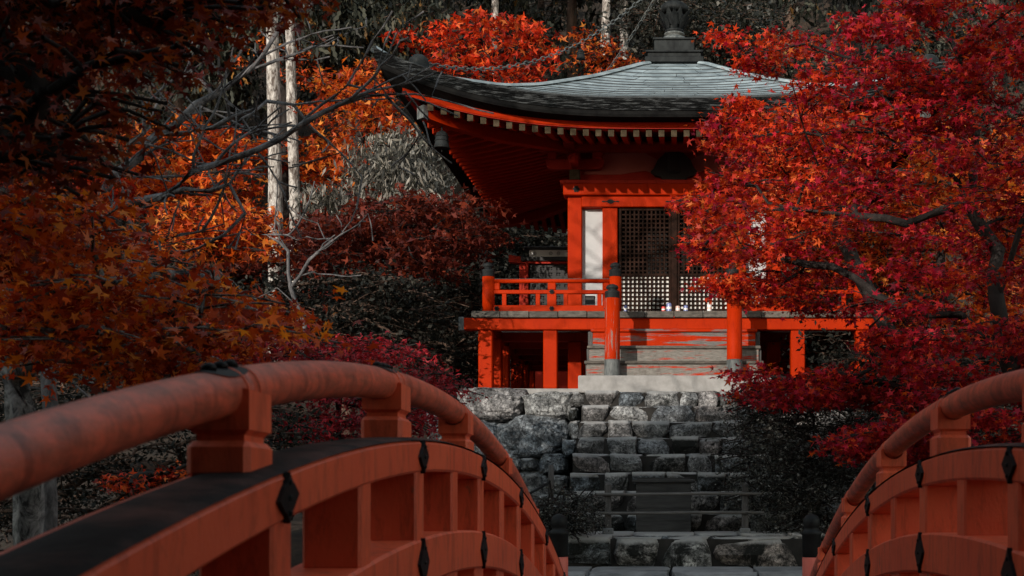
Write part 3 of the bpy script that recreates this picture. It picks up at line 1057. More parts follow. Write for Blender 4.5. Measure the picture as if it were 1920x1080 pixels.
# --- wooden steps
ZP = 1.684
st = [(16.72, ZP, 1.905, 'step_grey', 1.17), (16.98, 1.90, 2.135, 'step_grey', 1.15), (17.22, 2.13, 2.39, 'step_red', 1.12)]
for y, za, zb, m_, hw in st:
    H('step_riser', m_, (CX, y + .05, (za + zb) / 2 - .02), (2 * hw - .05, .07, zb - za - .03), .006)
    H('step_tread', 'deck' if m_ == 'step_grey' else 'step_red', (CX, y + .13, zb - .02), (2 * hw, .30, .04), .008)
for sg in (-1, 1):
    poly = [(16.80, ZP), (17.45, ZP), (17.45, 2.36), (17.27, 2.36), (17.27, 2.10), (17.03, 2.10), (17.03, 1.87), (16.80, 1.87)]
    MB().prism(poly, 'x', CX + sg * 1.10, CX + sg * 1.16).build('step_side', 'greywood', hall)
H('step_head_beam', 'red', (CX, 17.36, 2.475), (2.2, .10, .15), .008)
for sg, x in ((-1, -.83), (1, .755)):
    p = MB().lathe((x, 16.60, 0), [(.098, ZP), (.100, 2.0), (.0975, 2.70)], 28).build('stair_newel', 'red_worn' if sg < 0 else 'red', hall, smooth=False)
    for f in p.data.polygons:
        f.use_smooth = len(f.vertices) == 4
    MB().lathe((x, 16.60, 0), [(.104, ZP - .002), (.106, 1.69), (.102, 1.89), (.106, 1.90), (.101, 1.905)], 28).build('newel_sleeve', 'patina', p, smooth=False)
    giboshi((x, 16.60, 2.695), .094, .95, p, 'newel_cap', 'bronze')
    MB().tube([(x, 16.66, 2.62), (x, 17.0, 2.80), (x - sg * .01, 17.42, 2.93)], [.04, .04, .04], 12).build('stair_handrail', 'red_dark', hall, smooth=True)

# --- plinth
pl = thing('stone_plinth', (CX, CY, 1.55), 'pale concrete plinth under the shrine hall with a long block below its wooden steps', 'plinth')
box('plinth_slab', 'concrete', pl, (CX, 20.2, 1.50), (5.80, 5.75, .20), .015)
box('step_block', 'concrete', pl, (CX + .02, 16.98, 1.573), (2.50, 1.12, .222), .012)

# ================================================================== STONE WORK
def rock(c, size, seed, sub=3, sq=.38, rough=.10, flat_top=False):
    """squarish split boulder"""
    bm = bmesh.new()
    bmesh.ops.create_icosphere(bm, subdivisions=sub, radius=1)
    off = Vector((seed * 7.13, seed * 3.7, seed * 1.9))
    hx, hy, hz = size[0] / 2, size[1] / 2, size[2] / 2
    mn = min(hx, hy, hz)
    rs = random.Random(seed)
    planes = [(Vector((rs.uniform(-1, 1), -rs.uniform(.3, 1), rs.uniform(-1, 1))).normalized(), rs.uniform(.78, .95)) for _ in range(4)]
    for v in bm.verts:
        p = v.co.copy()
        q = Vector([math.copysign(abs(t) ** sq, t) for t in p])
        for n, d in planes:
            e = q.dot(n) - d * 1.25
            if e > 0:
                q -= n * e * .8
        k = mnoise.fractal(p * 1.7 + off, 1.0, 2.0, 3) * rough + mnoise.fractal(p * 4.5 + off, .8, 2.1, 4) * max(.03, rough * .45)
        q *= 1 + k
        v.co = Vector((q.x * hx, q.y * hy, q.z * hz))
        if flat_top:
            a = (-v.co.y - hy) + (v.co.z - hz) + .06 + k * .2
            if a > 0:
                v.co.y += a * .5
                v.co.z -= a * .5
        if flat_top and v.co.z > hz * .86:
            v.co.z = hz * .86 + (v.co.z - hz * .86) * .25
    me = bpy.data.meshes.new('stone')
    bm.to_mesh(me); bm.free()
    return me

def stone(me, m, parent, c):
    me.name = 'stone'
    me.materials.append(M[m])
    o = bpy.data.objects.new('stone', me)
    return link(o, parent, Matrix.Translation(c))

# --- the flight of steps
steps = thing('stone_stairway', (0, 11.5, -.5), 'steep flight of rough grey stone steps climbing to the shrine hall', 'stone steps')
sd = 100
HW = 1.16
LEVEL = [(11.5, -.264, .275, 'stone_moss')]
for k in range(1, 9):
    LEVEL.append((12.95 + .44 * (k - 1), -.264 + .215 * k, .215, 'stone_moss' if k <= 3 else 'stone_step'))
for i, (y, z, h, m_) in enumerate(LEVEL):
    if i == 0:
        ws = [.47, .46, .45, .78]
        x = -1.06
    else:
        n = RNG.choice([5, 6, 6, 7])
        ws = [RNG.uniform(.7, 1.4) for _ in range(n)]
        tot = sum(ws)
        ws = [w_ * 2 * HW / tot for w_ in ws]
        x = -HW + (RNG.uniform(-.02, .02))
    for w_ in ws:
        sd += 1
        mm = m_
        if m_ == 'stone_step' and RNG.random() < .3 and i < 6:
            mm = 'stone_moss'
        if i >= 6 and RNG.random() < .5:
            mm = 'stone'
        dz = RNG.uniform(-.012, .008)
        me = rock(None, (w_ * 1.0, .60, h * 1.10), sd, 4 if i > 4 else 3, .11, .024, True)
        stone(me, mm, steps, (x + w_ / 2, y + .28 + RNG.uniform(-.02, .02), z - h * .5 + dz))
        x += w_
for i, (y, z, h, m_) in enumerate(LEVEL):
    y2 = LEVEL[i + 1][0] + .3 if i + 1 < len(LEVEL) else 17.2
    box('step_core', 'grout', steps, (.0, (y + y2) / 2 + .06, z - .6), (2 * HW + (.1 if i == 0 else 0), y2 - y, 1.14), 0)
# flat landing stones behind the first step
x = -1.0
while x < 1.15:
    w_ = RNG.uniform(.35, .6)
    sd += 1
    stone(rock(None, (w_ * 1.02, 1.25, .12), sd, 2, .22, .03, True), 'stone_moss', steps, (x + w_ / 2, 12.35, -.30))
    x += w_
# path stones below the first step
path = thing('flagstone_path', (0, 10.7, -.55), 'strip of grey flagstones at the foot of the stone steps', 'path')
path['kind'] = 'structure'
x = -1.3
while x < 1.5:
    w_ = RNG.uniform(.42, .75)
    for y, d in ((11.05, .82), (10.55, .16)):
        sd += 1
        o = stone(rock(None, (w_ * 1.0, d, .14), sd, 2, .2, .025, True), 'paving', path, (x + w_ / 2, y, -.595 if y > 10.8 else -.60))
        o.name = 'flagstone'
    x += w_
for j in range(3):
    box('path_step', 'paving', path, (.06, 10.36 - .22 * j, -.80 - .2 * j), (2.3, .3, .2), .02)
box('path_core', 'grout', path, (.06, 10.9, -.95), (2.5, 1.2, .6), 0)

# --- retaining walls of boulders beside the steps
def wall(label, stones, sgn):
    t = thing('boulder_wall', (sgn * 2.0, 16.7, .5), label, 'retaining wall')
    global sd
    for (a, b, c_, d), m_ in stones:
        sd += 1
        yw = 16.55 - .10 * ((b + d) / 2 - 730) / 100
        p0, p1 = at(a, b, yw), at(c_, d, yw)
        w_, h_ = p1.x - p0.x, p0.z - p1.z
        me = rock(None, (abs(w_) * 1.0, .66, h_ * 1.0), sd, 4, .44, .12)
        stone(me, m_, t, ((p0.x + p1.x) / 2, yw + .27, (p0.z + p1.z) / 2))
    return t
L_ST = [((856, 722, 984, 788), 'stone'), ((980, 733, 1076, 786), 'stone'), ((1066, 733, 1122, 764), 'stone_step'), ((928, 780, 1068, 860), 'stone'),
        ((852, 786, 932, 840), 'stone'), ((1064, 787, 1090, 824), 'stone_step'), ((880, 836, 945, 880), 'stone'), ((944, 852, 978, 882), 'stone'), ((972, 858, 1012, 884), 'stone_step'),
        ((1008, 850, 1062, 892), 'stone'), ((1052, 824, 1084, 858), 'stone'), ((964, 880, 1030, 945), 'stone'), ((900, 878, 968, 930), 'stone'), ((1026, 890, 1064, 925), 'stone_step'),
        ((930, 925, 1000, 960), 'stone_step'), ((790, 740, 858, 800), 'stone'), ((800, 800, 880, 870), 'stone_step'), ((1000, 925, 1062, 958), 'stone_step'), ((840, 868, 905, 930), 'stone_step'), ((1064, 764, 1084, 788), 'stone_step')]
lw = wall('tall wall of big pale grey boulders beside the steps near the long bridge rail', L_ST, -1)
rr_ = random.Random(8)
R_ST = []
y = 722
while y < 960:
    h = rr_.uniform(38, 62)
    x = 1424 + rr_.uniform(-6, 6)
    while x < 1740:
        w_ = rr_.uniform(45, 110)
        R_ST.append(((x, y + rr_.uniform(-4, 4), x + w_, y + h), rr_.choice(['stone', 'stone_step', 'stone_step'])))
        x += w_
    y += h
rw = wall('boulder wall half hidden by the dull shrub and the crimson maple', R_ST, 1)
for sg, t in ((-1, lw), (1, rw)):
    box('wall_core', 'grout', t, (sg * 2.22, 17.34, .50), (2.0, .62, 1.80), 0)

# ================================================================== SMALL THINGS BY THE STEPS
fence = thing('bamboo_fence', (0, 12.0, -.26), 'low barrier of two bamboo rails on two grey posts across the stone steps', 'fence')
for x in (-.64, .645):
    p = box('fence_post', 'greywood', fence, (x, 12.0, -.025), (.062, .06, .46), .006)
    MB().strip([[(x + a * .031, 12.0 + b * .03, .205) for a, b in ((-1, -1), (1, -1), (1, 1), (-1, 1))], [(x + a * .004, 12.0 + b * .004, .232) for a, b in ((-1, -1), (1, -1), (1, 1), (-1, 1))]], closed=True).build('post_tip', 'greywood', p)
    box('post_foot', 'paving', p, (x, 12.0, -.235), (.10, .10, .07), .01)
for z, xa, xb_ in ((.118, -.76, .80), (-.058, -.80, .82)):
    pts, rd = [], []
    n = 8
    for i in range(n):
        a = xa + (xb_ - xa) * i / n
        b = xa + (xb_ - xa) * (i + 1) / n
        for q, r in ((a + .001, .0175), (a + .012, .0155), (b - .012, .0155), (b - .001, .0175)):
            pts.append((q, 11.955, z + .004 * math.sin(q * 3)))
            rd.append(r)
    MB().tube(pts, rd, 10).build('bamboo_rail', 'bamboo', fence, smooth=True)

bx = thing('offering_box', (-.125, 12.7, -.26), 'weathered dark wooden box with a pale lid edge behind the bamboo fence', 'wooden box')
for z in (-.205, -.08, .045, .17):
    box('side_plank', 'boxwood', bx, (-.125, 12.58, z), (.54, .03, .125), .004)
for sg in (-1, 1):
    box('end_board', 'boxwood', bx, (-.125 + sg * .255, 12.72, .03), (.03, .26, .40), .004)
box('lid', 'boxwood', bx, (-.125, 12.72, .252), (.62, .36, .03), .006)
for i in range(5):
    box('lid_slat', 'boxwood', bx, (-.125, 12.60 + i * .06, .275), (.52, .02, .02), .003)

hr = thing('iron_handrail', (-1.25, 12.9, -.2), 'thin dark iron handrail post leaning rod beside the boulder wall', 'handrail')
a = at(1033, 872, 12.9); b = at(1033, 945, 12.9)
MB().tube([a, b], .03, 10).build('post', 'greywood', hr, smooth=True)
MB().tube([at(985, 930, 12.6), at(1031, 904, 12.88)], .014, 8).build('rod', 'iron', hr, smooth=True)

# ================================================================== ON THE VERANDA
def can(x, y, r, h, m_, name, label, cat, band=None):
    t = thing(name, (x, y, ZD), label, cat, 'drink cans and cups left on the veranda')
    MB().lathe((x, y, ZD + .001), [(r * .86, 0), (r, .008), (r, h * .88), (r * .84, h * .96), (r * .86, h)], 16).build('can_body', m_, t, smooth=False)
    MB().lathe((x, y, ZD + h - .002), [(r * .80, 0), (r * .80, .004)], 16).build('can_lid', 'patina' if band is None else band, t)
    MB().lathe((x, y, ZD + h * .30), [(r * 1.012, 0), (r * 1.012, h * .26)], 16).build('label_band', 'canwhite' if m_ != 'canwhite' else 'canpink', t)
yc = 17.34
for px, r, h, m_, nm, lb, ct in ((1173, .022, .085, 'canblue', 'drink_can', 'small bluish can beside the worn stair newel', 'can'),
                                 (1244, .026, .068, 'canred', 'sake_cup', 'short bright red cup next to the tallest can', 'cup'),
                                 (1254.5, .036, .115, 'canblue', 'drink_can', 'tallest blue and white can before the meeting of the lattice doors', 'can'),
                                 (1271, .031, .076, 'canpink', 'sake_cup', 'squat pinkish cup between the tallest can and a blue cup', 'cup'),
                                 (1286, .030, .082, 'canblue', 'sake_cup', 'blue cup last in the row of four', 'cup'),
                                 (1330, .032, .108, 'canwhite', 'drink_can', 'tall white can standing alone near the smooth newel', 'can')):
    can((px - VX) * yc / F, yc, r, h, m_, nm, lb, ct)
t = thing('black_box', at(1108, 572, 18.1), 'small matt black box against the white plaster panel', 'box')
box('case', 'black', t, (-1.225, 18.2, ZD + .17), (.135, .12, .33), .008)
box('lid', 'black', t, (-1.225, 18.2, ZD + .342), (.145, .13, .016), .004)

# ================================================================== WIND BELLS AND CHAINS
def bell(c, s, label, grp):
    t = thing('wind_bell', c, label, 'wind bell', grp)
    c = Vector(c)
    MB().lathe(c, [(.020 * s, 0), (.045 * s, -.01 * s), (.075 * s, -.03 * s), (.092 * s, -.07 * s), (.100 * s, -.17 * s), (.112 * s, -.235 * s), (.125 * s, -.26 * s), (.112 * s, -.262 * s), (.085 * s, -.06 * s)], 18).build('bell_body', 'bronze', t, smooth=True)
    for z in (-.075, -.14, -.225):
        MB().lathe(c, [(.097 * s + (-.075 - z) * .08 * s, z * s), (.106 * s + (-.075 - z) * .08 * s, z * s - .008 * s), (.099 * s + (-.075 - z) * .08 * s, z * s - .016 * s)], 18).build('band', 'bronze', t, smooth=True)
    MB().tube([c + Vector((0, 0, .11 * s)), c - Vector((0, 0, .01))], .010 * s, 8).build('hanger', 'iron', t)
    MB().tube([c - Vector((0, 0, .1 * s)), c - Vector((0, 0, .31 * s))], .008 * s, 8).build('clapper', 'iron', t)
    return t
bell((CX - 3.07, CY - 3.07, 4.97), .9, 'grey bronze bell hanging under the upturned roof corner', 'wind bells')

def chain(p0, p1, sag, label, name='roof_chain'):
    p0, p1 = Vector(p0), Vector(p1)
    L = (p1 - p0).length
    n = int(L / .085)
    pts = []
    for i in range(n + 1):
        t = i / n
        q = p0.lerp(p1, t); q.z -= sag * 4 * t * (1 - t)
        pts.append(q)
    mb = MB()
    for i in range(n):
        d = (pts[i + 1] - pts[i]).normalized()
        u = d.cross(Vector((0, 0, 1))).normalized()
        w_ = u.cross(d)
        if i % 2: u, w_ = w_, u
        c = (pts[i] + pts[i + 1]) / 2
        ring = [c + d * (.055 * math.cos(a)) + u * (.026 * math.sin(a)) for a in [2 * math.pi * k / 8 for k in range(9)]]
        mb.tube(ring, .0075, 4, caps=False)
    o = mb.build(name, 'patina', None, smooth=True)
    tag(o, label, 'chain', 'chains from the finial to the roof corners')
    return pts
top = (CX, CY, 8.46)
cpts = chain(top, (CX - 3.3, CY - 3.3, 5.80), .62, 'thin chain sagging from the finial towards the near upturned roof corner')
chain((CX, CY, 8.44), (CX - 3.3, CY + 3.3, 5.80), .42, 'thin chain from the finial that drops behind the far roof slope')
q = cpts[int(len(cpts) * .42)]
bell((q.x, q.y, q.z - .10), .55, 'tiny bell dangling from the thin chain above the roof', 'wind bells')

# ================================================================== LITTLE GATE BEHIND THE VERANDA
gt = thing('side_shrine', (-2.4, 24, 1.6), 'small red framed side shrine with grey lattice and a pale crested ridge', 'side shrine')
yg = 24.0
def GP(px, py): return at(px, py, yg)
a, b = GP(993, 470), GP(1150, 483)
rdg = box('ridge_board', 'ridge_grey', gt, ((a.x + b.x) / 2, yg, (a.z + b.z) / 2), (b.x - a.x, .16, a.z - b.z), .01)
box('ridge_cap', 'black', gt, ((a.x + b.x) / 2, yg, a.z + .025), (b.x - a.x + .2, .34, .05), .01)
for px in (1003.5, 1033.5, 1048):
    c = GP(px, 476.5)
    ring = MB()
    rr2 = .034
    n = 20
    for (r0, r1) in ((.034, .029),):
        ring.strip([[(c.x + r * math.cos(2 * math.pi * k / n), yg - .083, c.z + r * math.sin(2 * math.pi * k / n)) for k in range(n + 1)] for r in (r0, r1)])
    for q in range(3):
        a0 = 2 * math.pi * q / 3
        rows = []
        for i in range(8):
            t_ = i / 7
            an = a0 + 2.3 * t_
            r_ = .010 + .016 * t_
            wv = .0075 * (1 - t_ * .9)
            rows.append([(c.x + (r_ - wv) * math.cos(an), yg - .0835, c.z + (r_ - wv) * math.sin(an)), (c.x + (r_ + wv) * math.cos(an), yg - .0835, c.z + (r_ + wv) * math.sin(an))])
        ring.strip(rows)
    ring.build('swirl_crest', 'iron', rdg)
rows = []
for i in range(13):
    px = 955 + (1150 - 955) * i / 12
    lift = 6 * (1 - i / 3) ** 2 if i < 3 else 0
    rows.append([(GP(px, 485 - lift).x, yg - .10, GP(px, 485 - lift).z), (GP(px, 485).x, yg - .10, GP(px, 496 - lift * .6).z), (GP(px, 485).x, yg + .10, GP(px, 496 - lift * .6).z), (GP(px, 485).x, yg + .10, GP(px, 485 - lift).z)])
mb = MB().strip(rows, closed=True); mb.f.append((0, 1, 2, 3))
lt = mb.build('lintel', 'red_dark', gt)
c = GP(983, 491)
MB().prism([(c.x - .045, c.z), (c.x, c.z + .025), (c.x + .045, c.z), (c.x, c.z - .025)], 'y', yg - .108, yg - .099).build('diamond_fitting', 'iron', lt)
for px in (983, 1140):
    box('gate_post', 'red_dark', gt, (GP(px, 0).x, yg, (1.5 + GP(0, 496).z) / 2), (.17, .16, GP(0, 496).z - 1.5), .012)
a, b = GP(994, 498), GP(1130, 640)
box('paper_panel', 'ridge_grey', gt, ((a.x + b.x) / 2, yg + .05, (a.z + b.z) / 2), (b.x - a.x, .01, a.z - b.z), 0)
lat = MB()
nx = 9
for i in range(nx + 1):
    x = a.x + (b.x - a.x) * i / nx
    lat.box((x, yg, (a.z + b.z) / 2), (.075, .03, a.z - b.z), 0)
    lat.box((x + .075, yg + .012, (a.z + b.z) / 2), (.02, .02, a.z - b.z), 0)
nz = 13
for i in range(nz + 1):
    z = b.z + (a.z - b.z) * i / nz
    lat.box(((a.x + b.x) / 2, yg - .004, z), (b.x - a.x, .03, .05), 0)
    lat.box(((a.x + b.x) / 2, yg + .014, z + .05), (b.x - a.x, .02, .015), 0)
tag(lat.build('lattice_bars', 'black', gt), kind='stuff')
for px in (1072, 1130):
    box('wall_board', 'red_dark', gt, (GP(px, 0).x, yg + .1, 2.6), (.08, .1, 2.2), 0)
box('rear_wall', 'red_dark', gt, (-1.95, yg + .9, 2.7), (1.6, .06, 3.0), 0)
box('roof_cover', 'black', gt, (-1.9, yg + .45, 4.62), (2.0, 1.2, .08), .01)

# ================================================================== TREES
def inside(p, poly):
    x, y = p
    c = False
    n = len(poly)
    for i in range(n):
        x1, y1 = poly[i]; x2, y2 = poly[(i + 1) % n]
        if (y1 > y) != (y2 > y) and x < (x2 - x1) * (y - y1) / (y2 - y1) + x1:
            c = not c
    return c

def sample_poly(poly, n, rs, mind=0):
    xs_ = [p[0] for p in poly]; ys_ = [p[1] for p in poly]
    out = []
    tries = 0
    while len(out) < n and tries < n * 60:
        tries += 1
        p = (rs.uniform(min(xs_), max(xs_)), rs.uniform(min(ys_), max(ys_)))
        if not inside(p, poly):
            continue
        if mind and any((p[0] - q[0]) ** 2 + ((p[1] - q[1]) * 1.6) ** 2 < mind * mind for q in out):
            if rs.random() < .9:
                continue
        out.append(p)
    return out

def tmpl_maple(k=5):
    pts = []
    if k == 5:
        L = [(-125, .55), (-95, .26), (-62, .88), (-32, .34), (0, 1.0), (32, .34), (62, .88), (95, .26), (125, .55), (180, .16)]
    else:
        L = [(-80, .85), (-40, .30), (0, 1.0), (40, .30), (80, .85), (180, .2)]
    for a, r in L:
        a = rad(a)
        pts.append((r * math.cos(a), r * math.sin(a), -.22 * r * r))
    return np.array(pts)
T_MAPLE = tmpl_maple(5)
T_STAR = tmpl_maple(3)
T_OVAL = np.array([(0, 0, 0), (.45, .26, .03), (1, 0, -.08), (.45, -.26, .03)])
T_LONG = np.array([(0, 0, 0), (.4, .11, .02), (1, 0, -.05), (.4, -.11, .02)])
T_SPRAY = np.array([(0, 0, 0), (.25, .16, 0), (.45, .08, .02), (.7, .17, 0), (1, 0, -.1), (.7, -.17, 0), (.45, -.08, .02), (.25, -.16, 0)])

def leaf_cloud(name, P, size, tmpl, m, parent, rs, tilt=.7, droop=False, kind=None, jitter=.5):
    P = np.asarray(P, dtype=np.float64)
    n = len(P)
    if droop:
        U = np.array([0, 0, -1.0]) + rs.randn(n, 3) * .55
        U /= np.linalg.norm(U, axis=1)[:, None]
        R = rs.randn(n, 3)
        N = np.cross(U, R)
        N /= np.linalg.norm(N, axis=1)[:, None] + 1e-9
    else:
        N = np.array([0, 0, 1.0]) + rs.randn(n, 3) * tilt
        N /= np.linalg.norm(N, axis=1)[:, None]
        R = rs.randn(n, 3)
        U = np.cross(N, R)
        U /= np.linalg.norm(U, axis=1)[:, None] + 1e-9
    V = np.cross(N, U)
    S = size * (1 + jitter * rs.uniform(-1, 1, n))[:, None, None]
    T = tmpl[None]
    verts = P[:, None, :] + S * (T[..., 0:1] * U[:, None] + T[..., 1:2] * V[:, None] + T[..., 2:3] * N[:, None])
    k = len(tmpl)
    faces = np.arange(n * k).reshape(n, k)
    return np_mesh(name, verts.reshape(-1, 3), faces, m, parent, kind)

class Skel:
    def __init__(s, r_tip=.006):
        s.p, s.par, s.rt = [], [], r_tip
    def node(s, p, par):
        s.p.append(Vector(p)); s.par.append(par)
        return len(s.p) - 1
    def path(s, start, pts, step=.22, wob=.03, rs=RNG):
        """pts: polyline after the start node (or all of it if start is None); returns list of node ids"""
        ids = []
        if start is None:
            cur = s.node(pts[0], -1); ids.append(cur); pts = pts[1:]
        else:
            cur = start
        for q in pts:
            a = s.p[cur].copy(); b = Vector(q)
            n = max(1, int((b - a).length / step))
            for i in range(1, n + 1):
                c = a.lerp(b, i / n)
                if i < n:
                    c += Vector((rs.gauss(0, 1), rs.gauss(0, 1), rs.gauss(0, 1))) * wob
                cur = s.node(c, cur); ids.append(cur)
        return ids
    def radii(s, expo=.46, rmax=None, rt=None):
        n = len(s.p)
        w_ = [0.0] * n
        kids = [0] * n
        for i in range(n):
            if s.par[i] >= 0: kids[s.par[i]] += 1
        for i in range(n - 1, -1, -1):
            if kids[i] == 0: w_[i] += 1
            if s.par[i] >= 0: w_[s.par[i]] += w_[i]
        r = [(rt or s.rt) * (x ** expo) for x in w_]
        if rmax:
            k = max(r)
            f = rmax / k
            r = [max(s.rt, q * f) for q in r]
        return r
    def mesh(s, name, m, parent, r, nside=6):
        vs, fs = [], []
        rings = {}
        mainkid = {}
        for i, p in enumerate(s.par):
            if p >= 0 and (p not in mainkid or r[i] > r[mainkid[p]]):
                mainkid[p] = i
        def ring(c, d, rad_):
            u = d.cross(Vector((0, 0, 1))) if abs(d.z) < .9 else d.cross(Vector((1, 0, 0)))
            u.normalize(); w_ = u.cross(d)
            b = len(vs)
            for k in range(nside):
                a = 2 * math.pi * k / nside
                vs.append(tuple(c + (u * math.cos(a) + w_ * math.sin(a)) * rad_))
            return b
        for i, p in enumerate(s.par):
            if p < 0:
                d = (s.p[mainkid.get(i, i)] - s.p[i])
                d = d.normalized() if d.length > 1e-6 else Vector((0, 0, 1))
                rings[i] = ring(s.p[i], d, r[i] * 1.15)
                continue
            d = (s.p[i] - s.p[p])
            if d.length < 1e-6: d = Vector((0, 0, 1))
            d.normalize()
            if i in mainkid:
                d2 = (s.p[mainkid[i]] - s.p[i])
                if d2.length > 1e-6: d = (d + d2.normalized()).normalized() if (d + d2.normalized()).length > .1 else d
            rings[i] = ring(s.p[i], d, r[i])
            b0 = rings[p] if mainkid[p] == i else ring(s.p[p], (s.p[i] - s.p[p]).normalized() if (s.p[i] - s.p[p]).length > 1e-6 else d, r[i] * 1.1)
            b1 = rings[i]
            # align the rings
            best, off = 1e9, 0
            for o in range(nside):
                q = (Vector(vs[b0]) - Vector(vs[b1 + o])).length
                if q < best: best, off = q, o
            for k in range(nside):
                fs.append((b0 + k, b0 + (k + 1) % nside, b1 + (k + 1 + off) % nside, b1 + (k + off) % nside))
        o = np_mesh(name, np.array(vs), np.array(fs), m, parent)
        o.data.polygons.foreach_set('use_smooth', [True] * len(o.data.polygons))
        return o

def crown_pads(sk, pads, rs, twigs=6, bend=.15, allow=None, step=.22):
    """join every pad to the nearest wood; returns leaf anchor twigs"""
    anchors = []
    pos = np.array([tuple(p) for p in sk.p])
    base = np.array(tuple(sk.p[0]))
    start = allow or 0
    ref = np.array(tuple(sk.p[-1]))
    pads = sorted(pads, key=lambda q: np.min(np.linalg.norm(pos - np.array(tuple(q[0])), axis=1)))
    for c, rx, rzz in pads:
        pos = np.array([tuple(p) for p in sk.p])
        d = np.linalg.norm((pos - np.array(tuple(c))) * np.array([1, 1, 1.9]), axis=1)
        d[:start] += 5
        # prefer wood from lower and inward
        d += np.maximum(0, pos[:, 2] - c.z) * .8
        i = int(np.argmin(d))
        a = sk.p[i]
        L = (c - a).length
        mid = a.lerp(c, .5) + Vector((rs.gauss(0, .08), rs.gauss(0, .08), bend * rs.uniform(.2, 1))) * L
        ids = sk.path(i, [mid, c], step=step, wob=.02)
        e = ids[-1]
        out = (c - a); out.z *= .3
        a0 = math.atan2(out.y, out.x)
        for t in range(twigs):
            an = a0 + rs.gauss(0, 1.25)
            l = rx * rs.uniform(.6, 1.1)
            end = c + Vector((math.cos(an) * l, math.sin(an) * l, rs.gauss(0, rzz * .7) - .10 * l))
            st_ = ids[max(0, len(ids) - 1 - rs.randint(0, 2))]
            tid = sk.path(st_, [sk.p[st_].lerp(end, .5) + Vector((0, 0, .05 * l)), end], step=.3, wob=.015)
            anchors.append((sk.p[st_].copy(), end, rx, rzz))
    return anchors

def twig_leaves(anchors, per, rs, spread=.085, npr=NP):
    P = []
    for a, b, rx, rzz in anchors:
        n = max(1, int(per * rs.uniform(.6, 1.4)))
        t = npr.uniform(.12, 1.08, n)
        A, B = np.array(tuple(a)), np.array(tuple(b))
        q = A + (B - A) * t[:, None]
        sp = spread * (.5 + .9 * np.sin(np.pi * np.clip(t, 0, 1)))[:, None]
        q = q + npr.randn(n, 3) * sp * np.array([1, 1, .42]) - np.array([0, 0, .02])
        P.append(q)
    return np.concatenate(P)

def pads_from(poly, n, Y0, Y1, rs, rx=(.22, .45), rzz=(.04, .08), mind=0):
    out = []
    for px, py in sample_poly(poly, n, rs, mind):
        Y = rs.uniform(Y0, Y1)
        out.append((at(px, py, Y), rs.uniform(*rx), rs.uniform(*rzz)))
    return out

def make_tree(name, loc, label, cat, trunk, pads, per, leaf, lsize, tmpl, bark, trunk_r, rs, group=None, twigs=6, tilt=.7, droop=False, spread=.085, limbs=(), r_tip=.005, bend=.15, allow=None, leaf_name='foliage', step=.22, nside=6, second=None):
    t = thing(name, loc, label, cat, group)
    sk = Skel(r_tip)
    sk.path(None, trunk, step=step, wob=.015)
    for lm in limbs:
        pos = [(p - Vector(lm[0])).length for p in sk.p]
        sk.path(int(np.argmin(pos)), lm[1:], step=step, wob=.02)
    al = allow if allow is not None else max(0, int(len(sk.p) * .2))
    anchors = crown_pads(sk, pads, rs, twigs, bend, al, step)
    r = sk.radii(.5, trunk_r)
    sk.mesh('trunk', bark, t, r, nside)
    if second:                                   # sunlit boughs, the sunlight painted as another leaf colour
        pick = [second[1](a[1]) for a in anchors]
        P2 = twig_leaves([a for a, k in zip(anchors, pick) if k], per, rs, spread)
        leaf_cloud(leaf_name, P2, lsize, tmpl, second[0], t, NP, tilt, droop)
        anchors = [a for a, k in zip(anchors, pick) if not k]
    P = twig_leaves(anchors, per, rs, spread)
    leaf_cloud(leaf_name, P, lsize, tmpl, leaf, t, NP, tilt, droop)
    return t, sk, anchors

rs = random.Random(21)
# ---- the big crimson maple on the near bank
polyA = [(1440, 50), (1480, 70), (1580, 20), (1700, -60), (2050, -60), (2060, 640), (1920, 690), (1720, 630), (1640, 575), (1560, 530), (1450, 545), (1400, 520), (1350, 450),
         (1345, 372), (1390, 300), (1380, 240), (1480, 215), (1530, 170)]
pads = pads_from(polyA, 106, 10.6, 13.8, rs, (.26, .50), (.03, .07), 34)
for px, py, Y in ((1300, 376, 12.6), (1335, 368, 12.4), (1350, 225, 12.5), (1358, 262, 12.4), (1380, 232, 12.8), (1318, 452, 12.3), (1345, 474, 12.1), (1345, 518, 12), (1380, 540, 12.2), (1400, 556, 12.2),
                  (1330, 425, 12.6), (1375, 62, 12.9), (1420, 118, 12.8), (1440, 95, 12.5), (1400, 200, 12.9), (1430, 255, 12.5), (1362, 405, 12.2), (1362, 330, 12.3)):
    pads.append((at(px, py, Y), .22, .035))
for px, py, Y in ((1700, 150, 12.3), (1745, 175, 12.2), (1790, 165, 12.4), (1715, 205, 12.1), (1765, 225, 12.3), (1810, 215, 12.0), (1660, 180, 12.5), (1740, 250, 12.4), (1690, 110, 12.6), (1500, 470, 12.6), (1560, 500, 12.8), (1540, 440, 12.9)):
    pads.append((at(px, py, Y), .36, .05))
for px, py, Y in ((1415, 430, 12.5), (1430, 470, 12.4), (1440, 505, 12.6), (1470, 560, 12.5), (1540, 575, 12.4), (1610, 580, 12.3), (1860, 60, 12.2), (1800, 90, 12.6)):
    pads.append((at(px, py, Y), .26, .04))
polyC = [(1318, 702), (1400, 690), (1560, 694), (1700, 722), (1760, 770), (1600, 745), (1480, 765), (1400, 735)]
pads += pads_from(polyC, 14, 11.2, 12.4, rs, (.18, .30), (.012, .025), 26)
polyD = [(1545, 842), (1600, 800), (1700, 770), (1840, 770), (1800, 880), (1690, 850), (1610, 858)]
pads += pads_from(polyD, 15, 10.4, 11.6, rs, (.18, .30), (.015, .03), 24)
polyB = [(1640, 610), (2000, 640), (2000, 790), (1840, 720), (1740, 790), (1650, 700)]
pads += pads_from(polyB, 26, 10.8, 12.8, rs, (.22, .38), (.03, .06), 30)
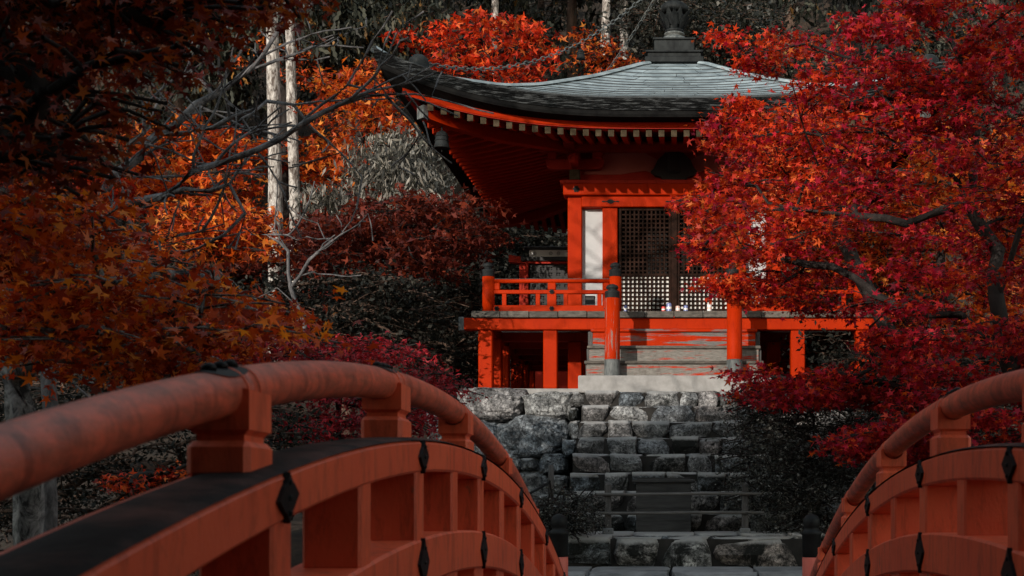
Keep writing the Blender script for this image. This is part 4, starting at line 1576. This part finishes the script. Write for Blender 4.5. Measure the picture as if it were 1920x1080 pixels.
pads += pads_from([(1760, 800), (1960, 720), (1960, 880), (1800, 880)], 12, 10.6, 12, rs, (.22, .36), (.03, .05))
B0 = at(1985, 1085, 11.9); B0.z = -1.0
trunk = [B0, at(1968, 900, 11.9), at(1925, 745, 11.9), at(1880, 650, 12.0), at(1868, 560, 12.1)]
limbs = [[trunk[3], at(1800, 590, 12.0), at(1700, 580, 11.9), at(1600, 545, 11.9)],
         [trunk[4], at(1872, 470, 12.2), at(1815, 380, 12.3), at(1755, 300, 12.4), at(1690, 215, 12.4), at(1600, 120, 12.4)],
         [trunk[4], at(1900, 470, 11.9), at(1950, 330, 11.8), at(1930, 150, 11.8)],
         [at(1815, 380, 12.3), at(1700, 420, 12.2), at(1560, 400, 12.2), at(1440, 380, 12.3)],
         [at(1815, 380, 12.3), at(1830, 250, 12.5), at(1800, 120, 12.6), at(1760, 20, 12.6)],
         [trunk[2], at(1840, 740, 11.7), at(1740, 745, 11.6), at(1600, 715, 11.8), at(1420, 705, 11.9)],
         [trunk[1], at(1860, 850, 11.2), at(1740, 810, 11.0)],
         [at(1700, 580, 11.9), at(1560, 500, 12.1), at(1420, 470, 12.2)]]
make_tree('crimson_maple', (trunk[0].x, 11.9, -1.0), 'big crimson maple spreading layered sprays across the shrine hall', 'maple tree', trunk, pads, 34, 'lf_crimson', .045, T_MAPLE, 'bark_maple', .11, rs,
          limbs=limbs, twigs=7, tilt=.62, spread=.085, second=('lf_redorange', lambda c: c.x / c.y * F + VX < 1560 and c.z > 1.9 and rs.random() < .55))  # orange leaves paint the sunlit side of the crown

# ---- amber maple close to the bridge, its leaves in shade
rs = random.Random(31)
polyL = [(-60, 350), (110, 345), (210, 400), (330, 470), (440, 520), (505, 545), (500, 600), (425, 640), (415, 690), (300, 715), (200, 700), (100, 690), (-60, 690)]
pads = pads_from(polyL, 62, 5.4, 7.4, rs, (.22, .40), (.03, .07), 28)
polyU = [(-60, -60), (310, -60), (270, 60), (190, 120), (170, 230), (140, 320), (-60, 345)]
pads2 = pads_from(polyU, 40, 4.2, 6.0, rs, (.22, .40), (.03, .08), 26)
polyU2 = [(250, -80), (500, -80), (470, 10), (300, 15)]
pads2 += pads_from(polyU2, 14, 4.4, 5.6, rs, (.2, .3), (.03, .06), 22)
tb = at(62, 1075, 7.6); tb.z = -1.6
trunk = [tb, at(50, 860, 7.6), at(28, 700, 7.6), at(-20, 560, 7.4), at(-60, 350, 7.0), at(-90, 150, 6.4), at(-60, 0, 5.8)]
limbs = [[at(28, 700, 7.6), at(120, 640, 7.2), at(280, 590, 6.8), at(420, 560, 6.6)], [at(-20, 560, 7.4), at(120, 500, 7.0), at(300, 500, 6.6)]]
make_tree('amber_maple', (tb.x, 7.6, -1.6), 'shaded amber and rust maple leaning over the near end of the bridge', 'maple tree', trunk, pads, 28, 'lf_amber', .040, T_MAPLE, 'bark_moss', .085, rs, limbs=limbs, twigs=6, tilt=.75, spread=.10)
trunk2 = [(-4.6, 3.4, -1.7), (-4.2, 3.8, .2), (-3.7, 4.4, 1.6), (-3.0, 5.0, 2.3), (-2.2, 5.1, 2.55)]
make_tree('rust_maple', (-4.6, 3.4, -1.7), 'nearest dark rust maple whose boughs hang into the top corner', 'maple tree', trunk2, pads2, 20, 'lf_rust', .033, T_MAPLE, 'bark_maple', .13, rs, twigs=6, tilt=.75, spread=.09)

# ---- bare grey tree with lichen bark
def bare_tree():
    r_ = random.Random(77)
    b0 = at(92, 1080, 8.2); b0.z = -1.5
    t = thing('bare_tree', b0, 'leafless grey tree with forked lichen covered limbs and a web of fine twigs', 'bare tree')
    sk = Skel(.0035)
    sk.path(None, [b0, at(90, 900, 8.2), at(88, 690, 8.3), at(120, 540, 8.5), at(158, 400, 8.7)], step=.14, wob=.015, rs=r_)
    mains = [
        [at(158, 400, 8.7), at(215, 330, 8.7), at(300, 250, 8.8), at(400, 180, 8.9), at(470, 130, 8.9), at(520, 60, 8.9), at(560, -10, 8.9)],
        [at(140, 470, 8.6), at(220, 385, 8.3), at(320, 362, 8.1), at(400, 310, 8.0), at(480, 282, 7.9), at(560, 238, 7.8), at(640, 195, 7.8), at(760, 172, 7.8)],
        [at(215, 330, 8.7), at(270, 250, 8.6), at(250, 160, 8.6), at(210, 90, 8.5), at(190, 20, 8.5)],
        [at(158, 400, 8.7), at(90, 330, 8.8), at(20, 305, 8.8), at(-60, 290, 8.8)],
        [at(300, 250, 8.8), at(400, 240, 8.6), at(500, 190, 8.5), at(600, 190, 8.5)],
        [at(320, 362, 8.1), at(430, 345, 8.0), at(460, 400, 8.0), at(420, 440, 8.0)],
        [at(120, 540, 8.5), at(240, 480, 8.3), at(340, 440, 8.2), at(420, 420, 8.2)],
        [at(88, 690, 8.3), at(150, 690, 8.1), at(210, 720, 8.0)], [at(60, 720, 8.3), at(20, 690, 8.3), at(0, 650, 8.2)],
        [at(400, 180, 8.9), at(380, 110, 9.0), at(330, 60, 9.0), at(320, 0, 9.0)],
    ]
    ids = []
    for mlist in mains:
        i = int(np.argmin([(p - mlist[0]).length for p in sk.p]))
        ids += sk.path(i, mlist[1:], step=.12, wob=.022, rs=r_)
    def spawn(i, L, lev):
        p = sk.p[i]
        par = sk.p[sk.par[i]] if sk.par[i] >= 0 else p - Vector((0, 0, 1))
        d = (p - par).normalized()
        side = Vector((r_.gauss(0, 1), r_.gauss(0, .7), r_.gauss(.15, .8))).normalized()
        d = (d * .8 + side * .9).normalized()
        cur = i
        n = max(2, int(L / .09))
        for k in range(n):
            d = (d + Vector((r_.gauss(0, 1), r_.gauss(0, 1), r_.gauss(.1, .8))) * .16).normalized()
            cur = sk.node(sk.p[cur] + d * (L / n), cur)
            if lev < 2 and r_.random() < (.34 if lev == 0 else .22):
                spawn(cur, L * r_.uniform(.35, .6), lev + 1)
    for i in ids:
        if r_.random() < .85:
            spawn(i, r_.uniform(.25, .85), 0)
    r = sk.radii(.41, .050, .0029)
    return t, sk.mesh('trunk', 'bark_grey', t, r, 5)
bt, bm_ = bare_tree()
# its taller sibling farther along the bank throws the twig shadows on the hall front
Mx = Matrix.Translation((-8.7, 7.8, -1.6)) @ Matrix.Rotation(rad(12), 4, 'Z') @ Matrix.Scale(2.2, 4)
b2 = thing('bare_tree', (-8.7, 7.8, -1.6), 'taller leafless grey tree farther along the pond bank', 'bare tree')
copy_obj(bm_, b2, Mx @ Matrix.Translation(-WM[bt].translation))

# ---- a slender grey sapling leaning before the pale trunks
def sapling():
    r_ = random.Random(5)
    t = thing('bare_sapling', at(570, 640, 15), 'thin crooked grey sapling before the pale trunks', 'bare tree')
    sk = Skel(.005)
    b = at(575, 690, 15.0)
    sk.path(None, [b, at(565, 590, 15), at(545, 540, 15), at(540, 470, 15), at(515, 430, 15), at(520, 340, 15)], step=.15, wob=.02, rs=r_)
    for m_ in ([at(545, 540, 15), at(600, 470, 14.9), at(640, 440, 14.8), at(690, 400, 14.8)], [at(540, 470, 15), at(500, 440, 15), at(470, 440, 15)], [at(560, 580, 15), at(520, 540, 15), at(480, 560, 15)],
               [at(530, 440, 15), at(570, 400, 15.1), at(590, 340, 15.2)]):
        i = int(np.argmin([(p - m_[0]).length for p in sk.p]))
        for q in sk.path(i, m_[1:], step=.15, wob=.02, rs=r_):
            if r_.random() < .6:
                e = sk.p[q] + Vector((r_.gauss(0, .3), r_.gauss(0, .3), r_.gauss(.15, .25)))
                sk.path(q, [e], step=.12, wob=.025, rs=r_)
    sk.mesh('trunk', 'bark_grey', t, sk.radii(.5, .030), 5)
sapling()

# ---- tall cedars: pale sunlit trunks and dark ones behind
def cedar(px, Y, wpx, bark, label, seed, top=16.0, lean=0.0, low=None, crown=True, grp='tall straight cedars of the wood', stubs=8):
    r_ = random.Random(seed)
    x = (px - VX) * Y / F
    zb = ground_z(x, Y) - .3
    top = max(top, zb + 9)
    rw = wpx * Y / F / 2
    t = thing('cedar_tree', (x, Y, zb), label, 'cedar tree', grp)
    pts, rd = [], []
    n = 26
    for i in range(n + 1):
        f = i / n
        pts.append((x + lean * f + .05 * math.sin(f * 5 + seed), Y + .04 * math.sin(f * 7), zb + (top - zb) * f))
        rd.append(rw * (1.25 - .65 * f) * (1 + .05 * math.sin(f * 31 + seed)) * (1 + .5 * max(0, .08 - f) / .08))
    mb = MB().tube(pts, rd, 14)
    mb.build('trunk', bark, t, smooth=True)
    sk = Skel(.010)
    root = sk.node(pts[3], -1)
    for i in range(4, n + 1):
        sk.node(pts[i], len(sk.p) - 1)
    core = len(sk.p)
    anchors = []
    for i in range(stubs):
        q = r_.randint(2, core - 1)
        an = r_.uniform(0, 6.28)
        L = r_.uniform(.3, 1.1)
        p = sk.p[q]
        sk.path(q, [p + Vector((math.cos(an), math.sin(an), r_.uniform(-.5, .1))) * L], step=.2, wob=.03, rs=r_)
    if crown:
        lo = max(low if low is not None else top * .45, zb + 1.5)
        nb = 42
        for i in range(nb):
            z = lo + (top - lo) * (i / nb) ** .9
            f = (z - zb) / (top - zb)
            c = Vector(pts[min(n, int(f * n))]); c.z = z
            an = r_.uniform(0, 6.28)
            L = (2.1 - 1.5 * (z - lo) / (top - lo)) * r_.uniform(.6, 1.1)
            q = int(np.argmin([(p - c).length for p in sk.p[:core]]))
            e = c + Vector((math.cos(an) * L, math.sin(an) * L, -.25 * L))
            sk.path(q, [c.lerp(e, .5) + Vector((0, 0, .1)), e], step=.4, wob=.02, rs=r_)
            anchors.append((c, e, L, .2)); anchors.append((c.lerp(e, .5), e + Vector((r_.gauss(0, .5), r_.gauss(0, .5), -.3)), L, .2))
    r = [0.0] * len(sk.p)
    rr2 = sk.radii(.45, None, .010)
    for i in range(len(sk.p)):
        r[i] = .012 if i < core else min(.035, rr2[i])
    sk.mesh('branches', bark if bark != 'bark_pale' else 'bark_brown', t, r, 4)
    if crown:
        P = twig_leaves(anchors, 24, r_, .22)
        leaf_cloud('foliage', P, .24, T_SPRAY, 'lf_cedar', t, NP, .8, True)
    return t

cedar(510, 24.0, 24, 'bark_pale', 'pale sunlit trunk with peeling bark, thicker of the bright pair', 1, 16, .05, 11.5)
cedar(556, 25.2, 19, 'bark_pale', 'pale sunlit trunk with peeling bark, slimmer of the bright pair', 2, 16, -.15, 12)
cedar(928, 29.0, 17, 'bark_pale', 'pale trunk rising through the red orange maple behind the roof', 3, 14, 0, 12)
cedar(1134, 30.0, 19, 'bark_pale', 'narrow pale trunk between the roof chains', 4, 15, 0, 13)
cedar(1163, 31.5, 17, 'bark_pale', 'second narrow pale trunk close to the finial', 6, 15, .1, 13.4)
for i, (px, Y, w_, lb) in enumerate(((655, 30, 26, 'dark brown trunk above the red orange foliage beside the roof corner'), (1080, 32, 20, 'dim brown trunk beside the narrow pale trunks'),
                                     (1010, 33, 18, 'dim brown trunk behind the edge of the roof maple'), (800, 33, 22, 'dark trunk behind the upturned roof corner'),
                                     (330, 28, 26, 'dark trunk behind the bare tree twigs'), (215, 30, 28, 'dark trunk near the rust maple boughs'),
                                     (435, 31, 22, 'dark trunk hung with cedar sprays'), (1330, 33, 24, 'dark trunk past the finial above the hall roof'), (1480, 32, 24, 'dark trunk hidden by the crown of the crimson maple'),
                                     (90, 29, 30, 'dark trunk seen through the rust maple'), (1700, 30, 26, 'dark trunk behind the upper crimson maple'), (1860, 33, 26, 'dark trunk at the far edge of the crimson maple'), (720, 36, 20, 'slim dark trunk deep in the wood'))):
    cedar(px, Y, w_, 'bark_brown', lb, 40 + i, 17, RNG.uniform(-.2, .2), [7.0, 11, 11, 11, 6.5, 6, 7, 8.5, 9, 5, 8, 8, 10][i])

# ---- autumn maples on the slope
def slope_maple(label, poly, n, Y0, Y1, leaf, seed, per=26, ls=.075, base=None, bark='bark_maple', tr=.10, tm=T_STAR, twigs=5, rx=(.3, .6), cat='maple tree', name='slope_maple', grp='autumn maples on the slope', spread=.14, tilt=.8, droop=False, mind=22):
    r_ = random.Random(seed)
    pads = pads_from(poly, n, Y0, Y1, r_, rx, (.05, .12), mind)
    c = sum((p[0] for p in pads), Vector()) / len(pads)
    bx_ = base[0] if base else c.x
    by = base[1] if base else c.y
    zb = ground_z(bx_, by) - .2
    zlow = min(p[0].z for p in pads)
    top = Vector((c.x, c.y, max(zb + .4, c.z - .1)))
    trunk = [Vector((bx_, by, zb)), Vector((bx_ * .6 + c.x * .4, by, zb * .5 + top.z * .5)), top]
    return make_tree(name, trunk[0], label, cat, trunk, pads, per, leaf, ls, tm, bark, tr, r_, grp, twigs=twigs, tilt=tilt, spread=spread, step=.35, nside=5, bend=.1, r_tip=.006, droop=droop, allow=0)

slope_maple('bright orange maple glowing behind the fork of the bare tree', [(225, 225), (330, 215), (430, 245), (490, 270), (490, 330), (440, 400), (330, 400), (250, 330)], 46, 25.5, 28, 'lf_orange', 1, ls=.115, per=17, spread=.11)
slope_maple('orange and yellow maple low behind the bare limbs', [(330, 380), (490, 380), (500, 470), (420, 480), (330, 450)], 22, 18, 20, 'lf_orange', 2)
slope_maple('red orange maple between the amber leaves and the bare tree', [(-40, 300), (120, 310), (240, 330), (230, 400), (100, 380), (-40, 350)], 30, 25.5, 28, 'lf_redorange', 3, ls=.13, per=20)
slope_maple('slim orange maple beside the upturned roof corner', [(590, 150), (700, 110), (740, 170), (755, 250), (700, 300), (640, 330), (640, 250), (580, 200)], 32, 22.5, 24.5, 'lf_orange', 4, ls=.09, per=16, spread=.10)
slope_maple('thin orange maple around the pale trunks', [(570, 240), (640, 260), (700, 330), (650, 380), (580, 370), (540, 300)], 18, 26, 28, 'lf_orange', 5, per=14, ls=.12)
slope_maple('red orange maple above the sweep of the hall roof', [(755, 70), (830, 25), (920, 35), (1050, 45), (1030, 100), (1000, 165), (920, 175), (820, 165), (770, 110)], 40, 25, 27.5, 'lf_redorange', 6, per=17, ls=.10, rx=(.25, .6), spread=.11)
slope_maple('small orange maple high beside the finial', [(1090, 60), (1180, 90), (1210, 140), (1120, 150), (1080, 110)], 14, 28, 29, 'lf_orange', 7, per=14)
slope_maple('glowing orange maple seen through the crimson crown', [(1560, 400), (1660, 290), (1760, 240), (1940, 230), (1960, 640), (1780, 640), (1600, 580), (1500, 500)], 84, 18.5, 22, 'lf_orange', 8, per=20, ls=.10)
slope_maple('orange maple above the far veranda corner', [(1380, 210), (1500, 190), (1640, 250), (1660, 380), (1520, 400), (1420, 330)], 40, 15.2, 16.4, 'lf_redorange', 9, per=26, base=(3.4, 15.6), ls=.055)
slope_maple('dull russet maple under the roof corner', [(590, 400), (700, 380), (870, 370), (915, 440), (840, 500), (690, 540), (590, 540), (555, 470)], 70, 18, 20.5, 'lf_russet', 10, per=30)
slope_maple('russet maple low behind the pale trunks', [(380, 440), (560, 400), (600, 520), (560, 620), (420, 600)], 40, 26, 29, 'lf_russet', 11, per=22, ls=.11)
slope_maple('small orange maple above the handrail by the amber leaves', [(340, 610), (420, 600), (440, 680), (400, 720), (330, 700)], 14, 12, 13.5, 'lf_redorange', 12, per=20, ls=.055)
slope_maple('sparse orange maple high over the bare twigs', [(420, 40), (560, 20), (600, 130), (480, 160)], 14, 26, 28, 'lf_orange', 13, per=10)
slope_maple('small crimson maple on the bank seen under the handrail', [(215, 890), (330, 880), (330, 960), (260, 960)], 9, 9.5, 10.5, 'lf_redorange', 14, per=26, ls=.03, rx=(.12, .22), spread=.05)

def bush(name, label, poly, n, Y0, Y1, leaf, seed, per, ls, tm, cat='shrub', rx=(.2, .4), twigs=5, droop=False, spread=.1, tilt=.9, grp=None, mind=18, bark='bark_maple', tr=.05):
    return slope_maple(label, poly, n, Y0, Y1, leaf, seed, per, ls, None, bark, tr, tm, twigs, rx, cat, name, grp, spread, tilt, droop, mind)
bush('crimson_shrub', 'low crimson shrub spreading behind the long handrail', [(400, 640), (480, 612), (620, 622), (720, 645), (865, 695), (850, 740), (760, 830), (600, 860), (500, 800), (440, 720)], 95, 11.6, 14.2, 'lf_azalea', 31, 30, .035, T_STAR, rx=(.22, .4), spread=.09)
bush('dull_shrub', 'dull grey green shrub covering the edge of the stone steps', [(1400, 745), (1500, 725), (1640, 735), (1655, 800), (1600, 900), (1545, 1000), (1430, 1000), (1385, 900), (1385, 800)], 130, 11.8, 13.6, 'lf_shrub', 32, 44, .030, T_OVAL, rx=(.16, .32), spread=.10)
bush('round_bush', 'small rounded brownish bush at the foot of the steps', [(1015, 960), (1030, 930), (1065, 918), (1100, 935), (1112, 970), (1100, 1000), (1030, 1000)], 30, 11.3, 11.9, 'lf_shrub', 33, 44, .020, T_OVAL, rx=(.08, .16), spread=.05, tr=.03)
bush('long_leaf_shrub', 'sunlit grey shrub of long hanging leaves below the roof corner', [(690, 250), (750, 235), (800, 300), (850, 370), (860, 420), (780, 400), (700, 390), (670, 330)], 34, 21, 22.5, 'lf_grey', 34, 30, .14, T_LONG, rx=(.3, .5), droop=True, spread=.16)
bush('long_leaf_shrub', 'dim grey shrub of hanging leaves behind the pale trunks', [(560, 380), (640, 330), (700, 400), (690, 470), (600, 470)], 20, 22.5, 24, 'lf_grey', 35, 24, .15, T_LONG, rx=(.3, .5), droop=True, spread=.16)

# dark evergreens: the wall of the wood behind everything
EV = [('dark evergreen at the far upper edge behind the crimson maple', [(1700, 40), (2000, 40), (2000, 420), (1780, 400)], 60, 26, 30, 'lf_black'),
      ('dark evergreen behind the crimson maple limbs', [(1440, 380), (1700, 380), (1720, 620), (1480, 620)], 60, 24, 27, 'lf_black'),
      ('dark evergreen bush under the dull russet maple', [(520, 520), (640, 500), (780, 520), (790, 640), (640, 660), (520, 640)], 50, 16, 17.4, 'lf_black'),
      ('dark evergreen bush beneath the roof corner beside the veranda', [(600, 500), (760, 500), (900, 440), (1000, 430), (960, 560), (900, 720), (760, 740), (620, 640)], 100, 26.5, 29, 'lf_black'),
      ('dark evergreen behind the side shrine', [(900, 420), (1000, 380), (1075, 420), (1080, 560), (980, 560)], 44, 26.5, 29, 'lf_green'),
      ('dark evergreen low under the veranda edge', [(760, 560), (900, 540), (910, 740), (800, 740)], 34, 19, 21, 'lf_black'),
      ('dark evergreen behind the amber leaves', [(-80, 380), (200, 380), (400, 480), (420, 640), (200, 700), (-80, 700)], 70, 22, 25, 'lf_black'),
      ('dark evergreen bank below the near handrail', [(-40, 690), (200, 690), (480, 690), (560, 860), (420, 1040), (-40, 1060)], 130, 9.8, 12.5, 'lf_black'),
      ('dark evergreen at the far end of the veranda', [(1500, 560), (1700, 560), (1800, 700), (1700, 860), (1560, 760)], 60, 17.5, 20, 'lf_black'),
      ('dark evergreen beyond the crimson maple', [(1600, 640), (1960, 640), (1960, 900), (1660, 900)], 70, 14.5, 17, 'lf_black'),
      ('grey evergreen with pale flecks past the finial', [(1190, 30), (1300, -20), (1420, 10), (1440, 110), (1330, 150), (1240, 110)], 60, 27, 30, 'lf_green'),
      ('evergreen with drooping grey sprays above the bare tree', [(250, -40), (440, -40), (480, 60), (420, 180), (300, 140), (240, 60)], 44, 26.5, 29.5, 'lf_cedar'),
      ('evergreen with grey sprays around the bright pair of trunks', [(560, -40), (760, -40), (740, 80), (640, 160), (570, 100)], 46, 26, 29, 'lf_cedar')]
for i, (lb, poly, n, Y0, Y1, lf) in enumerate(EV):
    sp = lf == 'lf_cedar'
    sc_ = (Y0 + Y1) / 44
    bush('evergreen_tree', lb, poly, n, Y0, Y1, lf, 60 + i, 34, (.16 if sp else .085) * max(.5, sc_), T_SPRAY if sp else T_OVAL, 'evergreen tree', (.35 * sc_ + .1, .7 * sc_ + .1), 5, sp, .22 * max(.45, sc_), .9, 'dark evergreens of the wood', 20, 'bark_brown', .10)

# the far wood: one mass of dark foliage up the hillside
P = []
r_ = np.random.RandomState(9)
n = 26000
px = r_.uniform(-300, 2300, n); py = r_.uniform(-250, 720, n); Y = 34 + r_.uniform(0, 5, n)
X = (px - VX) * Y / F; Z = (VY - py) * Y / F
cl = np.sin(X * 1.3 + 2 * np.sin(Z * .9)) + np.sin(Z * 1.7 + X * .4) + np.sin(X * .5 - Z * 2.1)
keep = cl > -1.2
P = np.stack([X, Y + .5 * cl, Z], 1)[keep]
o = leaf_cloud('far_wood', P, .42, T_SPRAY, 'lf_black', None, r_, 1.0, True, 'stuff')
tag(o, 'dark mass of wood rising up the hillside behind everything', 'wood')

# the rest of the wood behind the viewer and along the bank: it keeps the low sun off the bridge
def bank_tree(x, y, h, cw, label, seed, lo=.15, n=90, ls=.38, per=30):
    r_ = random.Random(seed)
    zb = ground_z(x, y) - .3
    pads = []
    for i in range(n):
        f = r_.random()
        z = zb + h * (lo + (1 - lo) * f)
        w_ = cw * (1.0 - .72 * f) 
        a = r_.uniform(0, 6.28); q = w_ * math.sqrt(r_.random())
        pads.append((Vector((x + q * math.cos(a), y + q * math.sin(a), z)), r_.uniform(.5, 1.0), .2))
    tr = [Vector((x, y, zb)), Vector((x, y, zb + h * .5)), Vector((x, y, zb + h * .95))]
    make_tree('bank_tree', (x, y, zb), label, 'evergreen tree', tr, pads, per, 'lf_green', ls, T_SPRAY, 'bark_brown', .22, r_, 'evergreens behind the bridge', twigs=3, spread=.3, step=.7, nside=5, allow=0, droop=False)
#BANK
BANK = [(-1.5, -8.6, 15, 3.3), (2.4, -9.0, 15, 3.3), (5.5, -8, 13, 3.0), (-5.0, -10, 19, 3.2), (-6.6, -9.0, 17, 2.1), (-11.5, -6.0, 7.0, 2.4), (-3, -14, 20, 3.4),
        (-2.4, -3.0, 5.6, 1.6), (-4.8, -2.2, 6.6, 1.8), (-7.0, -.5, 7.0, 1.9), (.6, -3.6, 6, 1.5), (-9.2, .4, 6.0, 1.9), (2.2, -2.4, 6.5, 1.5), (-.7, -3.2, 7.5, 1.6), (-3.3, .3, 4.2, 1.2), (3.2, -.4, 4.0, 1.1)]
BL = ['tall evergreen right behind the bridge', 'broad evergreen behind the bridge on the crimson maple side', 'evergreen at the end of the row behind the bridge', 'tallest evergreen behind the bridge', 'narrow tall evergreen behind the bridge',
      'low evergreen farthest along the pond bank', 'tall evergreen in the second row behind the bridge', 'bushy evergreen close to the near bridge newel', 'bushy evergreen by the rust maple', 'bushy evergreen past the rust maple', 'bushy evergreen straight behind the viewer',
      'bushy evergreen on the pond bank', 'round evergreen by the near end of the bridge on the crimson maple side', 'dense evergreen between the near newels', 'small evergreen under the rust maple', 'small evergreen beside the near end of the bridge']
for i, (x, y, h, cw) in enumerate(BANK):
    bank_tree(x, y, h, cw, BL[i], 300 + i, .08 if h < 8 else .15)
bank_tree(-24, 2, 20, 2.6, 'tall cedar deep in the wood across the pond', 331, .12, 90, .5)

# unseen maple canopy, added overhead to block sky light from the near bridge
r_ = random.Random(91)
pads = []
for i in range(150):
    y = r_.uniform(-4.5, 3.3)
    pads.append((Vector((r_.uniform(-3.6, 3.4), y, max(2.3, .62 * y + .9) + r_.uniform(0, 1.4))), r_.uniform(.4, .7), .08))
tr = [Vector((-2.9, -3.6, -1.6)), Vector((-2.7, -3.3, .4)), Vector((-2.0, -2.6, 1.9)), Vector((-1.0, -1.6, 2.7)), Vector((.3, .2, 2.9))]
make_tree('added_shade_maple', tr[0], 'added unseen rust maple shading the near end of the bridge', 'maple tree', tr, pads, 26, 'lf_rust', .075, T_STAR, 'bark_maple', .14, r_, None, twigs=6, spread=.16, step=.35, nside=5)
